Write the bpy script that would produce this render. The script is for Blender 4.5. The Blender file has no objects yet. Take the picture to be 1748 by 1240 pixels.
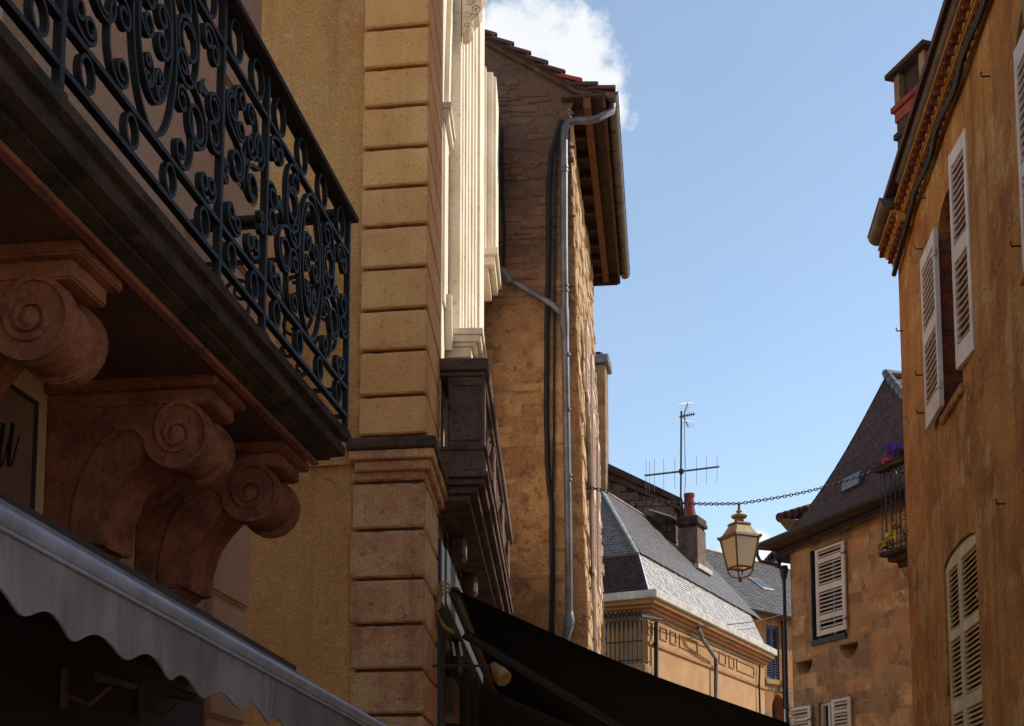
import bpy, bmesh, math, random
from mathutils import Vector, Matrix, geometry
R = math.radians
random.seed(7)
scene = bpy.context.scene
COL = scene.collection

# ---------------------------------------------------------------- camera
FPX, CX, CY = 2200.0, 874.0, 1215.0          # focal length and principal point of the shifted lens
PITCH = R(6.09)
EYE = Vector((0, 0, 1.6))
cam_d = bpy.data.cameras.new('camera')
cam = bpy.data.objects.new('camera', cam_d); COL.objects.link(cam)
cam.location = EYE; cam.rotation_euler = (R(90) + PITCH, 0, 0)
cam_d.sensor_fit = 'HORIZONTAL'; cam_d.sensor_width = 36
cam_d.lens = FPX / 1748 * 36
cam_d.shift_y = (CY - 620) / 1748
cam_d.clip_start = 0.05; cam_d.clip_end = 3000
scene.camera = cam

# ---------------------------------------------------------------- sky, sun, exposure
SUN_AZ, SUN_EL = R(72), R(38)                # azimuth from +Y towards +X
SUN = Vector((math.sin(SUN_AZ) * math.cos(SUN_EL), math.cos(SUN_AZ) * math.cos(SUN_EL), math.sin(SUN_EL)))
sd = bpy.data.lights.new('sun', 'SUN'); sd.energy = 2.7; sd.angle = R(0.53); sd.color = (1.0, 0.92, 0.80)
so = bpy.data.objects.new('sun', sd); COL.objects.link(so)
so.rotation_euler = SUN.to_track_quat('Z', 'Y').to_euler(); so.location = (20, 0, 40)
scene.view_settings.view_transform = 'Standard'
scene.view_settings.look = 'None'
scene.view_settings.gamma = 1
scene.view_settings.use_curve_mapping = False
scene.view_settings.exposure = 0.96
world = bpy.data.worlds.new('World'); scene.world = world; world.use_nodes = True

def ray(u, v):
    s = (CY - v) / FPX
    return Vector(((u - CX) / FPX, math.cos(PITCH) - s * math.sin(PITCH), math.sin(PITCH) + s * math.cos(PITCH)))
def at(u, v, Y):
    d = ray(u, v); return EYE + d * (Y / d.y)

def build_world():
    nt = world.node_tree; N = nt.nodes; L = nt.links
    for n in list(N): N.remove(n)
    out = N.new('ShaderNodeOutputWorld')
    sky = N.new('ShaderNodeTexSky'); sky.sky_type = 'NISHITA'; sky.sun_disc = False
    sky.sun_elevation = SUN_EL; sky.sun_rotation = SUN_AZ
    sky.altitude = 900; sky.air_density = 1.0; sky.dust_density = 0.05; sky.ozone_density = 0.35
    bg = N.new('ShaderNodeBackground'); bg.inputs[1].default_value = 0.106
    tint = N.new('ShaderNodeMix'); tint.data_type = 'RGBA'; tint.blend_type = 'MULTIPLY'; tint.inputs[0].default_value = 1; tint.inputs[7].default_value = (.98, 1.0, .945, 1)
    L.new(sky.outputs[0], tint.inputs[6]); L.new(tint.outputs[2], bg.inputs[0])
    # fair weather cumulus: soft lobes in some directions of the sky, broken up by noise
    tc = N.new('ShaderNodeTexCoord')
    nz = N.new('ShaderNodeTexNoise'); nz.inputs['Scale'].default_value = 34; nz.inputs['Detail'].default_value = 9; nz.inputs['Roughness'].default_value = 0.62
    L.new(tc.outputs['Generated'], nz.inputs['Vector'])
    wz = N.new('ShaderNodeTexNoise'); wz.inputs['Scale'].default_value = 11; wz.inputs['Detail'].default_value = 4
    L.new(tc.outputs['Generated'], wz.inputs['Vector'])
    acc = None
    lobes = [((905, 85), .055, 1.2), ((975, 85), .046, 1.1), ((1030, 190), .028, .95), ((830, 150), .06, 1.1), ((950, 150), .05, 1.15), ((1010, 140), .03, 1.0), ((960, 25), .03, .62), ((1075, 205), .016, .6),
             ((1290, 945), .022, 1.2), ((1330, 960), .014, .9), ((1250, 960), .02, 1.0), ((1190, 285), .013, .42), ((1170, 300), .010, .36)]
    far = [(-.5, .7, .35), (-.72, .4, .45), (-.2, -.8, .5), (.5, -.6, .4), (.9, .2, .25), (.1, -.3, .9), (-.8, -.3, .35)]
    dirs = [(ray(*p).normalized(), r, a) for p, r, a in lobes] + [(Vector(d).normalized(), .14, 1.1) for d in far]
    for c, r, a in dirs:
        ds = N.new('ShaderNodeVectorMath'); ds.operation = 'DISTANCE'; ds.inputs[1].default_value = c
        L.new(tc.outputs['Generated'], ds.inputs[0])
        mr = N.new('ShaderNodeMapRange'); mr.interpolation_type = 'SMOOTHSTEP'
        mr.inputs[1].default_value = r * 1.25; mr.inputs[2].default_value = r * .25; mr.inputs[3].default_value = 0; mr.inputs[4].default_value = a
        L.new(ds.outputs['Value'], mr.inputs[0])
        if acc is None: acc = mr.outputs[0]
        else:
            m = N.new('ShaderNodeMath'); m.operation = 'MAXIMUM'
            L.new(acc, m.inputs[0]); L.new(mr.outputs[0], m.inputs[1]); acc = m.outputs[0]
    add = N.new('ShaderNodeMath'); add.operation = 'MULTIPLY_ADD'      # noise*1.5 + lobes
    L.new(nz.outputs[0], add.inputs[0]); add.inputs[1].default_value = 1.7; L.new(acc, add.inputs[2])
    add2 = N.new('ShaderNodeMath'); add2.operation = 'MULTIPLY_ADD'
    L.new(wz.outputs[0], add2.inputs[0]); add2.inputs[1].default_value = .9; L.new(add.outputs[0], add2.inputs[2])
    mk = N.new('ShaderNodeMapRange'); mk.interpolation_type = 'SMOOTHSTEP'
    mk.inputs[1].default_value = 1.84; mk.inputs[2].default_value = 2.36; mk.inputs[3].default_value = .12; mk.inputs[4].default_value = .97
    L.new(add2.outputs[0], mk.inputs[0])
    cg = N.new('ShaderNodeBackground'); cg.inputs[1].default_value = .57
    tn = N.new('ShaderNodeMix'); tn.data_type = 'RGBA'; tn.inputs[6].default_value = (.72, .78, .86, 1); tn.inputs[7].default_value = (1.0, .98, .95, 1)
    L.new(wz.outputs[0], tn.inputs[0]); L.new(tn.outputs[2], cg.inputs[0])
    mx = N.new('ShaderNodeMixShader')
    L.new(mk.outputs[0], mx.inputs[0]); L.new(bg.outputs[0], mx.inputs[1]); L.new(cg.outputs[0], mx.inputs[2])
    L.new(mx.outputs[0], out.inputs[0])
build_world()

# ---------------------------------------------------------------- helpers
def srgb(r, g, b):
    f = lambda c: ((c / 255 + .055) / 1.055) ** 2.4 if c > 10 else c / 255 / 12.92
    return (f(r), f(g), f(b), 1)

def mat(name, c1, c2=None, scale=2.0, rough=.85, bump=.3, bscale=45, streak=0, scol=(.05, .035, .025, 1), var=0, metal=0, fine=.25,
        spot=0, spotcol=(.03, .025, .02, 1), spotscale=14, spec=.3, trans=0, sscale=3, patch=None, patchcol=None, crust=None, crack=0):
    """one procedural surface: two colours mixed by noise, fine grain, optional vertical streaks, spots and a value that varies by object"""
    m = bpy.data.materials.new(name); m.use_nodes = True
    N = m.node_tree.nodes; L = m.node_tree.links
    b = N['Principled BSDF']; b.inputs['Roughness'].default_value = rough; b.inputs['Metallic'].default_value = metal
    b.inputs['Specular IOR Level'].default_value = spec
    geo = N.new('ShaderNodeNewGeometry'); pos = geo.outputs['Position']
    def noise(s, d=5, r=.6, stretch=None):
        n = N.new('ShaderNodeTexNoise'); n.inputs['Scale'].default_value = s; n.inputs['Detail'].default_value = d; n.inputs['Roughness'].default_value = r
        if stretch:
            mp = N.new('ShaderNodeMapping'); mp.inputs['Scale'].default_value = stretch; L.new(pos, mp.inputs[0]); L.new(mp.outputs[0], n.inputs['Vector'])
        else: L.new(pos, n.inputs['Vector'])
        return n.outputs[0]
    def rng(sock, a, c, lo=0, hi=1):
        n = N.new('ShaderNodeMapRange'); n.inputs[1].default_value = a; n.inputs[2].default_value = c; n.inputs[3].default_value = lo; n.inputs[4].default_value = hi
        L.new(sock, n.inputs[0]); return n.outputs[0]
    def mixc(f, a, c, mode='MIX'):
        n = N.new('ShaderNodeMix'); n.data_type = 'RGBA'; n.blend_type = mode
        if isinstance(f, float): n.inputs[0].default_value = f
        else: L.new(f, n.inputs[0])
        for i, x in ((6, a), (7, c)):
            if isinstance(x, tuple): n.inputs[i].default_value = x
            else: L.new(x, n.inputs[i])
        return n.outputs[2]
    c2 = c2 or tuple(list(x * .72 for x in c1[:3]) + [1])
    col = mixc(rng(noise(scale, 6), .34, .66), c1, c2)
    if patch: col = mixc(rng(noise(patch, 4, .7), .52, .62, 0, .8), col, patchcol)
    if streak:
        col = mixc(rng(noise(sscale, 4, .6, (2.2, 2.2, .16)), .5, .74, 0, streak), col, scol)
    if crust:                                              # black weathering crust above a ragged line: (z from, z to, colour)
        sx = N.new('ShaderNodeSeparateXYZ'); L.new(pos, sx.inputs[0])
        ad = N.new('ShaderNodeMath'); ad.operation = 'MULTIPLY_ADD'; L.new(noise(1.1, 6, .65), ad.inputs[0]); ad.inputs[1].default_value = 5.0; L.new(sx.outputs[2], ad.inputs[2])
        col = mixc(rng(ad.outputs[0], crust[0] + 2.5, crust[1] + 2.5, 0, .85), col, crust[2])
    if spot:
        col = mixc(rng(noise(spotscale, 3, .5), .6, .72, 0, spot), col, spotcol)
    if crack:                                              # hairline cracks: warped cell borders, broken up by noise
        wv = N.new('ShaderNodeTexNoise'); wv.inputs['Scale'].default_value = 3; wv.inputs['Detail'].default_value = 5; L.new(pos, wv.inputs['Vector'])
        va = N.new('ShaderNodeVectorMath'); va.operation = 'MULTIPLY_ADD'; va.inputs[1].default_value = (.5, .5, .5); L.new(wv.outputs['Color'], va.inputs[0]); L.new(pos, va.inputs[2])
        vo = N.new('ShaderNodeTexVoronoi'); vo.feature = 'DISTANCE_TO_EDGE'; vo.inputs['Scale'].default_value = 1.1; L.new(va.outputs[0], vo.inputs['Vector'])
        ln_ = rng(vo.outputs['Distance'], .003, .009, 1, 0); mk_ = rng(noise(.9, 3), .5, .58, 0, crack)
        mu = N.new('ShaderNodeMath'); mu.operation = 'MULTIPLY'; L.new(ln_, mu.inputs[0]); L.new(mk_, mu.inputs[1])
        col = mixc(mu.outputs[0], col, (.06, .035, .02, 1))
    if fine:
        g = rng(noise(bscale * 2.2, 3), .25, .75, 1 - fine, 1 + fine * .4)
        col = mixc(1.0, col, g, 'MULTIPLY')
    if var:
        oi = N.new('ShaderNodeObjectInfo'); hs = N.new('ShaderNodeHueSaturation')
        L.new(rng(oi.outputs['Random'], 0, 1, 1 - var, 1 + var), hs.inputs['Value'])
        L.new(rng(oi.outputs['Random'], 0, 1, .5 - var * .03, .5 + var * .03), hs.inputs['Hue'])
        L.new(col, hs.inputs['Color']); col = hs.outputs[0]
    L.new(col, b.inputs['Base Color'])
    if bump:
        bn = N.new('ShaderNodeBump'); bn.inputs['Strength'].default_value = bump; bn.inputs['Distance'].default_value = .02
        L.new(noise(bscale, 7, .65), bn.inputs['Height']); L.new(bn.outputs[0], b.inputs['Normal'])
    if trans: b.inputs['Transmission Weight'].default_value = trans
    return m

BASE = {}                                                  # world position of each thing's Empty
def thing(name, label, cat, base, group=None):
    o = bpy.data.objects.new(name, None); COL.objects.link(o)
    o.empty_display_size = .2; o.location = base
    o['label'] = label; o['category'] = cat
    if group: o['group'] = group
    BASE[o.name] = Vector(base); return o

class MB:
    def __init__(s): s.v = []; s.f = []
    def add(s, vs, fs):
        k = len(s.v); s.v += [Vector(x) for x in vs]; s.f += [[i + k for i in f] for f in fs]; return s
    def hexa(s, p):                                        # 8 points: bottom loop then top loop
        return s.add(p, [(3, 2, 1, 0), (4, 5, 6, 7), (0, 1, 5, 4), (1, 2, 6, 5), (2, 3, 7, 6), (3, 0, 4, 7)])
    def box(s, W, s0, s1, e0, e1, z0, z1):
        return s.hexa([W.pt(a, e, z) for z in (z0, z1) for a, e in ((s0, e0), (s1, e0), (s1, e1), (s0, e1))])
    def prism(s, fn, poly, d0, d1):                        # fn(a, b, d) -> point; polygon extruded from d0 to d1
        n = len(poly)
        s.add([fn(a, b, d0) for a, b in poly] + [fn(a, b, d1) for a, b in poly],
              [tuple(range(n - 1, -1, -1)), tuple(range(n, 2 * n))] + [(i, (i + 1) % n, (i + 1) % n + n, i + n) for i in range(n)])
        return s
    def holed(s, W, outer, holes, e0, e1):                 # wall with openings: front, back and reveals
        loops = [outer] + holes; flat = [p for l in loops for p in l]; n = len(flat)
        tri = geometry.tessellate_polygon([[Vector((a, b, 0)) for a, b in l] for l in loops])
        vs = [W.pt(a, e1, b) for a, b in flat] + [W.pt(a, e0, b) for a, b in flat]
        fs = [tuple(t) for t in tri] + [tuple(i + n for i in reversed(t)) for t in tri]
        k = 0
        for l in loops:
            m = len(l)
            for i in range(m): fs.append((k + i, k + (i + 1) % m, k + (i + 1) % m + n, k + i + n))
            k += m
        return s.add(vs, fs)
    def tube(s, pts, r, n=8, closed=False, caps=True):
        pts = [Vector(p) for p in pts]; m = len(pts); rs = r if isinstance(r, (list, tuple)) else [r] * m
        k = len(s.v); ref = None
        for i, p in enumerate(pts):
            a = pts[(i - 1) % m] if (closed or i) else p; c = pts[(i + 1) % m] if (closed or i < m - 1) else p
            t = (c - a).normalized() if (c - a).length > 1e-9 else Vector((0, 0, 1))
            if ref is None: ref = t.orthogonal().normalized()
            ref = (ref - t * ref.dot(t)); ref = ref.normalized() if ref.length > 1e-6 else t.orthogonal().normalized()
            q = t.cross(ref)
            for j in range(n):
                w = 2 * math.pi * j / n; s.v.append(p + (ref * math.cos(w) + q * math.sin(w)) * rs[i])
        for i in range(m if closed else m - 1):
            for j in range(n):
                a = k + i * n + j; b = k + i * n + (j + 1) % n; i2 = (i + 1) % m
                s.f.append([a, b, k + i2 * n + (j + 1) % n, k + i2 * n + j])
        if caps and not closed:
            s.f.append([k + j for j in range(n - 1, -1, -1)]); s.f.append([k + (m - 1) * n + j for j in range(n)])
        return s
    def lathe(s, c, prof, n=12, rot=0, up=Vector((0, 0, 1)), sx=1):
        c = Vector(c); a = up.orthogonal().normalized() if abs(up.z) < .99 else Vector((1, 0, 0)); b = up.cross(a)
        k = len(s.v)
        for r, z in prof:
            for j in range(n):
                w = rot + 2 * math.pi * j / n; s.v.append(c + a * (r * math.cos(w) * sx) + b * (r * math.sin(w)) + up * z)
        for i in range(len(prof) - 1):
            for j in range(n):
                s.f.append([k + i * n + j, k + i * n + (j + 1) % n, k + (i + 1) * n + (j + 1) % n, k + (i + 1) * n + j])
        s.f.append([k + j for j in range(n - 1, -1, -1)]); s.f.append([k + (len(prof) - 1) * n + j for j in range(n)])
        return s
    def ribbon(s, pts, t, d0, d1, fn, closed=False):       # flat iron: 2-D path with in-plane thickness t and depth d0..d1
        m = len(pts); k = len(s.v)
        for i in range(m):
            a = pts[(i - 1) % m] if (closed or i) else pts[i]; c = pts[(i + 1) % m] if (closed or i < m - 1) else pts[i]
            dx, dz = c[0] - a[0], c[1] - a[1]; l = math.hypot(dx, dz) or 1; nx, nz = -dz / l * t / 2, dx / l * t / 2
            x, z = pts[i]
            for (px, pz, d) in ((x + nx, z + nz, d0), (x + nx, z + nz, d1), (x - nx, z - nz, d1), (x - nx, z - nz, d0)): s.v.append(fn(px, pz, d))
        for i in range(m if closed else m - 1):
            i2 = (i + 1) % m
            for j in range(4): s.f.append([k + i * 4 + j, k + i * 4 + (j + 1) % 4, k + i2 * 4 + (j + 1) % 4, k + i2 * 4 + j])
        if not closed: s.f.append([k, k + 1, k + 2, k + 3]); s.f.append([k + (m - 1) * 4 + j for j in (3, 2, 1, 0)])
        return s
    def mesh(s, name, m, base=Vector((0, 0, 0)), smooth=False, bevel=0, seg=1, rough=0, cuts=7):
        me = bpy.data.meshes.new(name)
        me.from_pydata([tuple(v - base) for v in s.v], [], s.f)
        bm = bmesh.new(); bm.from_mesh(me)
        if bevel:
            bmesh.ops.remove_doubles(bm, verts=bm.verts, dist=1e-5)
            bmesh.ops.bevel(bm, geom=[e for e in bm.edges if len(e.link_faces) == 2 and e.calc_face_angle(0) > .5], offset=bevel, segments=seg, affect='EDGES', clamp_overlap=True)
        if rough:                                          # worn arrises: the long faces are cut up and nudged, the edges most
            bmesh.ops.recalc_face_normals(bm, faces=bm.faces)
            ed = [e for e in bm.edges if e.calc_length() > .09]
            bmesh.ops.subdivide_edges(bm, edges=ed, cuts=cuts, use_grid_fill=True)
            bm.normal_update()
            from mathutils import noise
            for v in bm.verts:
                q = v.co + base; k = noise.noise(q * 9.0); k2 = max(0, noise.noise(q * 23.0 + Vector((7, 3, 1))) - .15)
                sharp = any(e.calc_face_angle(0) > .3 for e in v.link_edges if len(e.link_faces) == 2)
                v.co += v.normal * (rough * .35 * k - (rough * 2.2 * k2 if sharp else 0))
        bmesh.ops.recalc_face_normals(bm, faces=bm.faces)
        bm.to_mesh(me); bm.free()
        if m: me.materials.append(m)
        if smooth:
            me.polygons.foreach_set('use_smooth', [True] * len(me.polygons))
            try: me.set_sharp_from_angle(angle=R(40))
            except Exception: pass
        me.update(); return me
    def build(s, name, m, parent=None, smooth=False, bevel=0, seg=1, kind=None, rough=0, cuts=7):
        base = BASE[parent.name] if parent else Vector((0, 0, 0))
        o = bpy.data.objects.new(name, s.mesh(name, m, base, smooth, bevel, seg, rough, cuts)); COL.objects.link(o)
        if parent: o.parent = parent; BASE[o.name] = base
        if kind: o['kind'] = kind
        return o

def inst(name, me, M4, parent, kind=None):
    o = bpy.data.objects.new(name, me); COL.objects.link(o); o.parent = parent
    o.matrix_local = Matrix.Translation(-BASE[parent.name]) @ M4
    BASE[o.name] = BASE[parent.name]
    return o

class W:                                                   # vertical wall frame: s along, e outwards, z up
    def __init__(s, p, yaw, sign):
        s.p = Vector((p[0], p[1], 0)); y = R(yaw)
        s.a = Vector((math.sin(y), math.cos(y), 0)); s.o = Vector((math.cos(y), -math.sin(y), 0)) * sign
    def pt(s, a, e, z): return s.p + s.a * a + s.o * e + Vector((0, 0, z))
    def hit(s, u, v, e=0.0):
        d = ray(u, v); q = s.p + s.o * e
        t = (q - EYE).dot(s.o) / d.dot(s.o); P = EYE + d * t
        return (P - s.p).dot(s.a), P.z
    def S(s, u, v=900, e=0.0): return s.hit(u, v, e)[0]
    def Z(s, u, v, e=0.0): return s.hit(u, v, e)[1]
    def m4(s, a, e, z): # matrix with X along, Y outwards, Z up
        M = Matrix.Identity(4)
        for i in range(3): M[i][0] = s.a[i]; M[i][1] = s.o[i]; M[i][2] = (0, 0, 1)[i]
        M.translation = s.pt(a, e, z); return M
def plane(o, yaw, sign):
    y = R(yaw); return W((math.cos(y) * o, -math.sin(y) * o), yaw, sign)

def arch(s0, s1, z0, zs, rise, n=10):
    c = (s0 + s1) / 2; h = (s1 - s0) / 2
    return [(s0, z0), (s1, z0)] + [(c + h * math.cos(w), zs + rise * math.sin(w)) for w in [math.pi * i / n for i in range(n + 1)]]
def rect(s0, s1, z0, z1): return [(s0, z0), (s1, z0), (s1, z1), (s0, z1)]

def scroll(A, B, kind='C', turns=1.35, n=1.0, mid=1.0, flip=False, res=64):
    """forged scroll between two eyes: curvature grows towards both ends (C: same side, S: opposite sides)"""
    b = 4 * math.pi * (n + 1) * turns; th = 0; x = z = 0; pts = [(0, 0)]
    for i in range(res * 4):
        t = (i + .5) / (res * 4); w = 2 * t - 1; k = b * abs(w) ** n + mid
        if kind == 'S': k *= (1 if w > 0 else -1)
        th += k / (res * 4); x += math.cos(th) / (res * 4); z += math.sin(th) / (res * 4)
        if i % 4 == 3: pts.append((x, -z if flip else z))
    ex, ez = pts[-1]; tx, tz = B[0] - A[0], B[1] - A[1]; q = ex * ex + ez * ez
    ca, sa = (tx * ex + tz * ez) / q, (tz * ex - tx * ez) / q
    return [(A[0] + ca * px - sa * pz, A[1] + sa * px + ca * pz) for px, pz in pts]
def ellipse(cx, cz, rx, rz, n=26): return [(cx + rx * math.cos(2 * math.pi * i / n), cz + rz * math.sin(2 * math.pi * i / n)) for i in range(n)]

def stones(Wf, inside, s0, s1, z0, z1, ch, ln, dep, parent, m, limit=300, name='stone', gap=.008, drop=0, jag=.006, cham=.018):
    """coursed rubble: each stone a block of its own with chamfered edges, proud of the mortar by a varying depth"""
    cand = []; z = z0
    while z < z1:
        h = random.uniform(*ch); s = s0 - random.uniform(0, ln[0])
        while s < s1:
            l = random.uniform(*ln)
            a, b = max(s, s0), min(s + l, s1)
            if b - a > .05 and inside((a + b) / 2, z + h / 2) and random.random() >= drop: cand.append((a, b, z, z + h))
            s += l
        z += h
    rest = MB(); 
    for i, (a, b, zl, zh) in enumerate(cand):
        mb = MB() if i < limit else rest
        d = random.uniform(*dep); j = lambda k: random.uniform(-k, k); g = gap
        o = [(a + g + j(jag), zl + g + j(jag)), (b - g + j(jag), zl + g + j(jag)), (b - g + j(jag), zh - g + j(jag)), (a + g + j(jag), zh - g + j(jag))]
        c = min(cham, (zh - zl) * .3)
        f = [(o[0][0] + c, o[0][1] + c), (o[1][0] - c, o[1][1] + c), (o[2][0] - c, o[2][1] - c), (o[3][0] + c, o[3][1] - c)]
        mb.add([Wf.pt(x, -.02, y) for x, y in o] + [Wf.pt(x, d * .45, y) for x, y in o] + [Wf.pt(x, d + j(.006), y) for x, y in f],
               [(0, 1, 5, 4), (1, 2, 6, 5), (2, 3, 7, 6), (3, 0, 4, 7), (4, 5, 9, 8), (5, 6, 10, 9), (6, 7, 11, 10), (7, 4, 8, 11), (8, 9, 10, 11)])
        if i < limit: mb.build(name, m, parent)
    if rest.v: rest.build(name + 's_beyond', m, parent, kind='stuff')

def slates(c00, c10, c11, c01, rows, cols, parent, m, single=0, t=.012, name='slate', lap=1.45, tilt=.02, jit=.06, order=None):
    """courses of slates over a quad (c00-c10 is the eave); the first `single` are objects of their own, the rest one mesh"""
    c00, c10, c11, c01 = map(Vector, (c00, c10, c11, c01))
    nrm = (c10 - c00).cross(c01 - c00).normalized()
    cell = []
    P = lambda a, b: (c00 * (1 - a) + c10 * a) * (1 - b) + (c01 * (1 - a) + c11 * a) * b
    for r in range(rows):
        b0 = r / rows; off = .5 * (r % 2)
        for c in range(-1, cols):
            a0 = max(0, (c + off) / cols); a1 = min(1, (c + 1 + off) / cols)
            if a1 - a0 > .15 / cols: cell.append((a0, a1, b0, min(1, b0 + lap / rows)))
    if order: cell.sort(key=order)
    rest = MB()
    for i, (a0, a1, b0, b1) in enumerate(cell):
        g = (a1 - a0) * .035; lift = nrm * (tilt * random.uniform(.7, 1.35)); base = nrm * .004
        rj = random.uniform(-jit, jit) * (b1 - b0)
        q = [P(a0 + g, b0 + rj) + lift, P(a1 - g, b0 + rj + random.uniform(-jit, jit) * .4 * (b1 - b0)) + lift, P(a1 - g, b1) + base, P(a0 + g, b1) + base]
        mb = MB() if i < single else rest
        mb.hexa(q + [x + nrm * t for x in q])
        if i < single: mb.build(name, m, parent)
    if rest.v: rest.build(name + 's_course' if not single else name + 's_beyond', m, parent, kind='stuff')

SLAT = {}
def shutter(parent, M4, w, h, sections, m, th=.035, pitch=.05, stile=.05, top=None, name='shutter', hinges=1, mh=None, slat_tilt=38):
    """louvred leaf in local X (from the hinge), Y outwards, Z up; > frame is the leaf itself, each louvre and hinge a piece under it"""
    fn = lambda x, z, y: M4 @ Vector((x, y, z))
    mb = MB(); y0, y1 = -th / 2, th / 2
    bx = lambda a, b, c, d, ya=y0, yb=y1: mb.prism(fn, rect(a, b, c, d), ya, yb)
    zt = h if top is None else top[0]
    rails = []; z = 0
    for a, b in sections: rails.append((z, a)); z = b
    rails.append((z, zt))
    bx(0, stile, 0, zt if top is None else top[2]); bx(w - stile, w, 0, zt if top is None else top[3])
    for i, (a, b) in enumerate(rails):
        if i == len(rails) - 1 and top is not None:
            mb.prism(fn, [(stile, a), (w - stile, a)] + [(min(max(x, stile), w - stile), zz) for x, zz in reversed(top[1])], y0 + .002, y1 - .002)
            mb.prism(fn, [(0, min(top[2], top[3]) - .002)] + [(w, min(top[2], top[3]) - .002)] + list(reversed(top[1])), y0, y0 + th * .5)
        else: bx(stile, w - stile, a, b, y0 + .002, y1 - .002)
    leaf = mb.build(name, m, parent, bevel=.002)
    sm = MB(); sw = (w - 2 * stile) + .006; c, s_ = math.cos(R(slat_tilt)), math.sin(R(slat_tilt))
    prof = []
    d2 = pitch * .92; t2 = .0045
    for (p, q) in ((-d2 / 2, -t2), (d2 / 2, -t2), (d2 / 2, t2), (-d2 / 2, t2)): prof.append((p * c * .9 - q * s_, -p * s_ - q * c))
    sm.prism(lambda y, z, x: Vector((x, y, z)), prof, 0, sw)
    me = sm.mesh('louvre', m)
    for a, b in sections:
        n = max(1, int((b - a) / pitch)); st = (b - a) / n
        for i in range(n): inst('louvre', me, M4 @ Matrix.Translation((stile - .003, 0, a + (i + .5) * st)), leaf)
    if hinges and mh:  # pins
        for zz in (h * .1, h * .5, h * .9)[:3 if hinges > 1 else 1] if hinges > 1 else (h * .12, h * .86):
            g = MB(); g.tube([M4 @ Vector((-.012, y1 - .004, zz - .03)), M4 @ Vector((-.012, y1 - .004, zz + .03))], .011, 8)
            g.prism(fn, rect(-.03, .09, zz - .012, zz + .012), y1, y1 + .006)
            g.build('hinge', mh, leaf)
    return leaf

# ---------------------------------------------------------------- materials
PLASTER = mat('ochre_plaster', srgb(228, 170, 104), srgb(202, 138, 80), 1.1, .93, 1.0, 42, streak=.4, scol=srgb(150, 92, 58), fine=.55, crack=.5, spot=.3, spotcol=srgb(140, 92, 54), spotscale=3, patch=2.2, patchcol=srgb(226, 174, 116))
QUOIN = mat('golden_limestone', srgb(238, 180, 116), srgb(220, 154, 94), 1.7, .9, .6, 40, streak=.2, scol=srgb(110, 80, 50), var=.07, fine=.2, spot=.5, spotcol=srgb(140, 92, 56), spotscale=42)
QUOIN_OLD = mat('weathered_limestone', srgb(224, 168, 118), srgb(188, 128, 90), 4, .92, .9, 30, streak=.35, scol=srgb(96, 62, 40), var=.12, fine=.35, spot=.5, spotcol=srgb(92, 58, 40), spotscale=20, patch=3, patchcol=srgb(210, 170, 122))
MOSS = mat('mossy_stone', srgb(112, 84, 62), srgb(62, 48, 36), 9, .95, .9, 40, fine=.5, spot=.6, spotcol=srgb(120, 96, 70), spotscale=18)
CORBEL = mat('red_brown_sandstone', srgb(158, 96, 70), srgb(120, 70, 52), 5, .92, .55, 30, fine=.35, var=.08, spot=.5, spotcol=srgb(74, 42, 34), spotscale=16, patch=7, patchcol=srgb(104, 62, 48))
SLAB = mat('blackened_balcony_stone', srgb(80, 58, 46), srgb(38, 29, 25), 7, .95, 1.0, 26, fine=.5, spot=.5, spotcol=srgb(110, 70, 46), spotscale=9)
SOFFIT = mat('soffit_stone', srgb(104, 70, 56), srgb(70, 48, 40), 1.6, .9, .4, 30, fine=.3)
WALL1 = mat('brown_render', srgb(206, 164, 132), srgb(184, 142, 112), 1.2, .92, .5, 60, fine=.3)
CREAM = mat('cream_limestone', srgb(240, 228, 208), srgb(222, 206, 182), 2, .85, .2, 40, fine=.12, spot=.35, spotcol=srgb(120, 90, 66), spotscale=26, streak=.25, scol=srgb(150, 118, 88))
BALST = mat('grey_brown_old_stone', srgb(132, 106, 94), srgb(94, 73, 66), 5, .95, .9, 34, fine=.45, spot=.5, spotcol=srgb(44, 32, 32), spotscale=16, streak=.3)
RUBBLE = mat('brown_rubble_stone', srgb(206, 158, 112), srgb(166, 118, 80), 3, .95, .9, 30, fine=.35, var=.12, spot=.35, spotcol=srgb(96, 62, 44), spotscale=9, crust=(8.0, 10.2, srgb(92, 70, 66)))
MORTAR = mat('ochre_mortar', srgb(180, 142, 102), srgb(142, 106, 78), 2.2, .95, .9, 26, fine=.4, streak=.3, scol=srgb(92, 66, 54), patch=4.5, patchcol=srgb(130, 94, 74))
PALE = mat('sunlit_pale_rubble', srgb(214, 184, 142), srgb(178, 142, 104), 3, .95, .9, 26, fine=.35, var=.1)  # paler copy of the rubble: sunlight on the street side put into colour
GABLE = mat('stained_gable_render', srgb(206, 156, 106), srgb(170, 120, 78), 1.3, .95, 1.0, 16, fine=.45, streak=.3, scol=srgb(92, 66, 54), patch=5, patchcol=srgb(142, 98, 70), crust=(8.0, 10.2, srgb(84, 64, 62)))
JOINT = mat('dirty_joint', srgb(124, 84, 58), srgb(96, 64, 46), 6, .95, .8, 30, fine=.3)
SHADE_DARK = mat('dark_brown_shade', srgb(44, 28, 22), srgb(34, 22, 18), 4, .6, .15, 60)  # dark colour standing in for shade under the awnings
ASHLAR = mat('tan_ashlar', srgb(182, 134, 92), srgb(158, 112, 76), 2.2, .93, .5, 40, fine=.25, var=.1, patch=1.6, patchcol=srgb(204, 160, 116))
RENDER_R = mat('ochre_lime_render', srgb(208, 138, 66), srgb(160, 92, 38), 1.6, .94, 1.0, 18, crack=.7, streak=.55, scol=srgb(112, 66, 36), sscale=3.2, fine=.4, patch=2.6, patchcol=srgb(206, 158, 96), spot=.35, spotcol=srgb(112, 64, 34), spotscale=5)
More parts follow.
